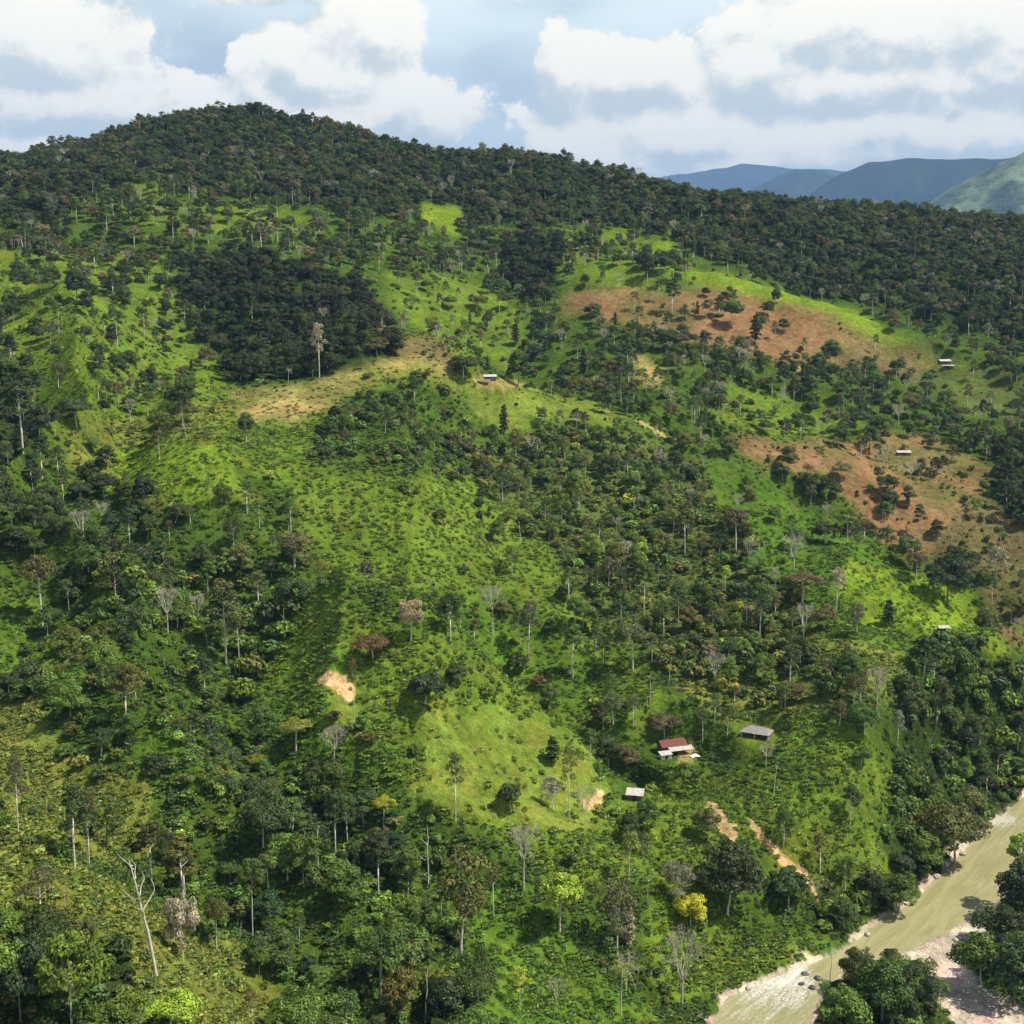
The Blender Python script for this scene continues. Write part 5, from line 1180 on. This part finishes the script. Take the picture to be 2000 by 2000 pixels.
# boulders in the rapids and along the banks
def boulder_mesh(seed):
    import bmesh
    bm = bmesh.new(); bmesh.ops.create_icosphere(bm, subdivisions=2, radius=1.0); r = np.random.default_rng(seed)
    co = np.array([v.co[:] for v in bm.verts]); k = 1+0.55*fbm(co[:, 0]*1.4+seed*3, co[:, 1]*1.4+co[:, 2]*1.7, 3, seed)
    pl = unit(r.normal(size=(5, 3)))
    for v, c, q in zip(bm.verts, co, k):
        p = c*q
        for n_ in pl:
            t_ = float(p@n_)-.78
            if t_ > 0: p = p-n_*t_*.8
        v.co = (p[0]*1.2, p[1], p[2]*.75)
    me = bpy.data.meshes.new("boulder"); bm.to_mesh(me); bm.free(); return me
M_WET = paint("wet_rock", (0.10, 0.10, 0.10, 1), (0.05, 0.05, 0.055, 1), 1.2, .35); M_ROCK = paint("pale_rock", (0.46, 0.42, 0.36, 1), (0.30, 0.27, 0.23, 1), 1.2, .8)
BM = [boulder_mesh(s) for s in range(4)]; BM2 = [m_.copy() for m_ in BM]
for m_ in BM: m_.materials.append(M_WET)
for m_ in BM2: m_.materials.append(M_ROCK)
def rocks(spots, meshes, group, z0):
    for i, (px, py, s, label) in enumerate(spots):
        a, b, c = ray(px, py); t_ = (CAMH-z0)/-c; o = new_obj("boulder", meshes[i % 4]); o.location = (t_*a, t_*b, z0); o.scale = (s, s, s); o.rotation_euler = (0, 0, i*1.7); tag(o, label, "boulder", group)
rocks([(1572, 1903, .9, "dark wet boulder on the upstream side of the rapids cluster"), (1597, 1912, 1.1, "largest dark wet boulder close to the white trunk at the rapids"), (1566, 1922, .7, "small dark boulder out in the white water"), (1586, 1930, .9, "dark wet boulder on the downstream side of the rapids cluster")], BM, "boulders in the rapids", 0.0)
rocks([(1462, 1930, .7, "pale boulder on the bank beside the rapids"), (1694, 1825, .8, "pale boulder on the bank just below the water's-edge tree"), (1830, 1712, 1.1, "pale boulder on the bank under the fresh green tree"), (1880, 1668, 1.0, "pale boulder on the bank under the olive-brown river tree"), (1925, 1622, 1.2, "largest pale boulder on the bank at the upstream river bend")], BM2, "boulders along the bank", 0.3)
rocks([(1752, 1878, .7, "pale boulder at the island end of the gravel bar"), (1866, 1836, .8, "pale boulder near the lone gravel bar tree"), (1902, 1900, .7, "pale boulder in the dry gravel channel beside the channel-side tree"), (1930, 1952, .9, "pale boulder low in the dry gravel channel at the bottom corner")], BM2, "boulders on the gravel bar", 0.6)
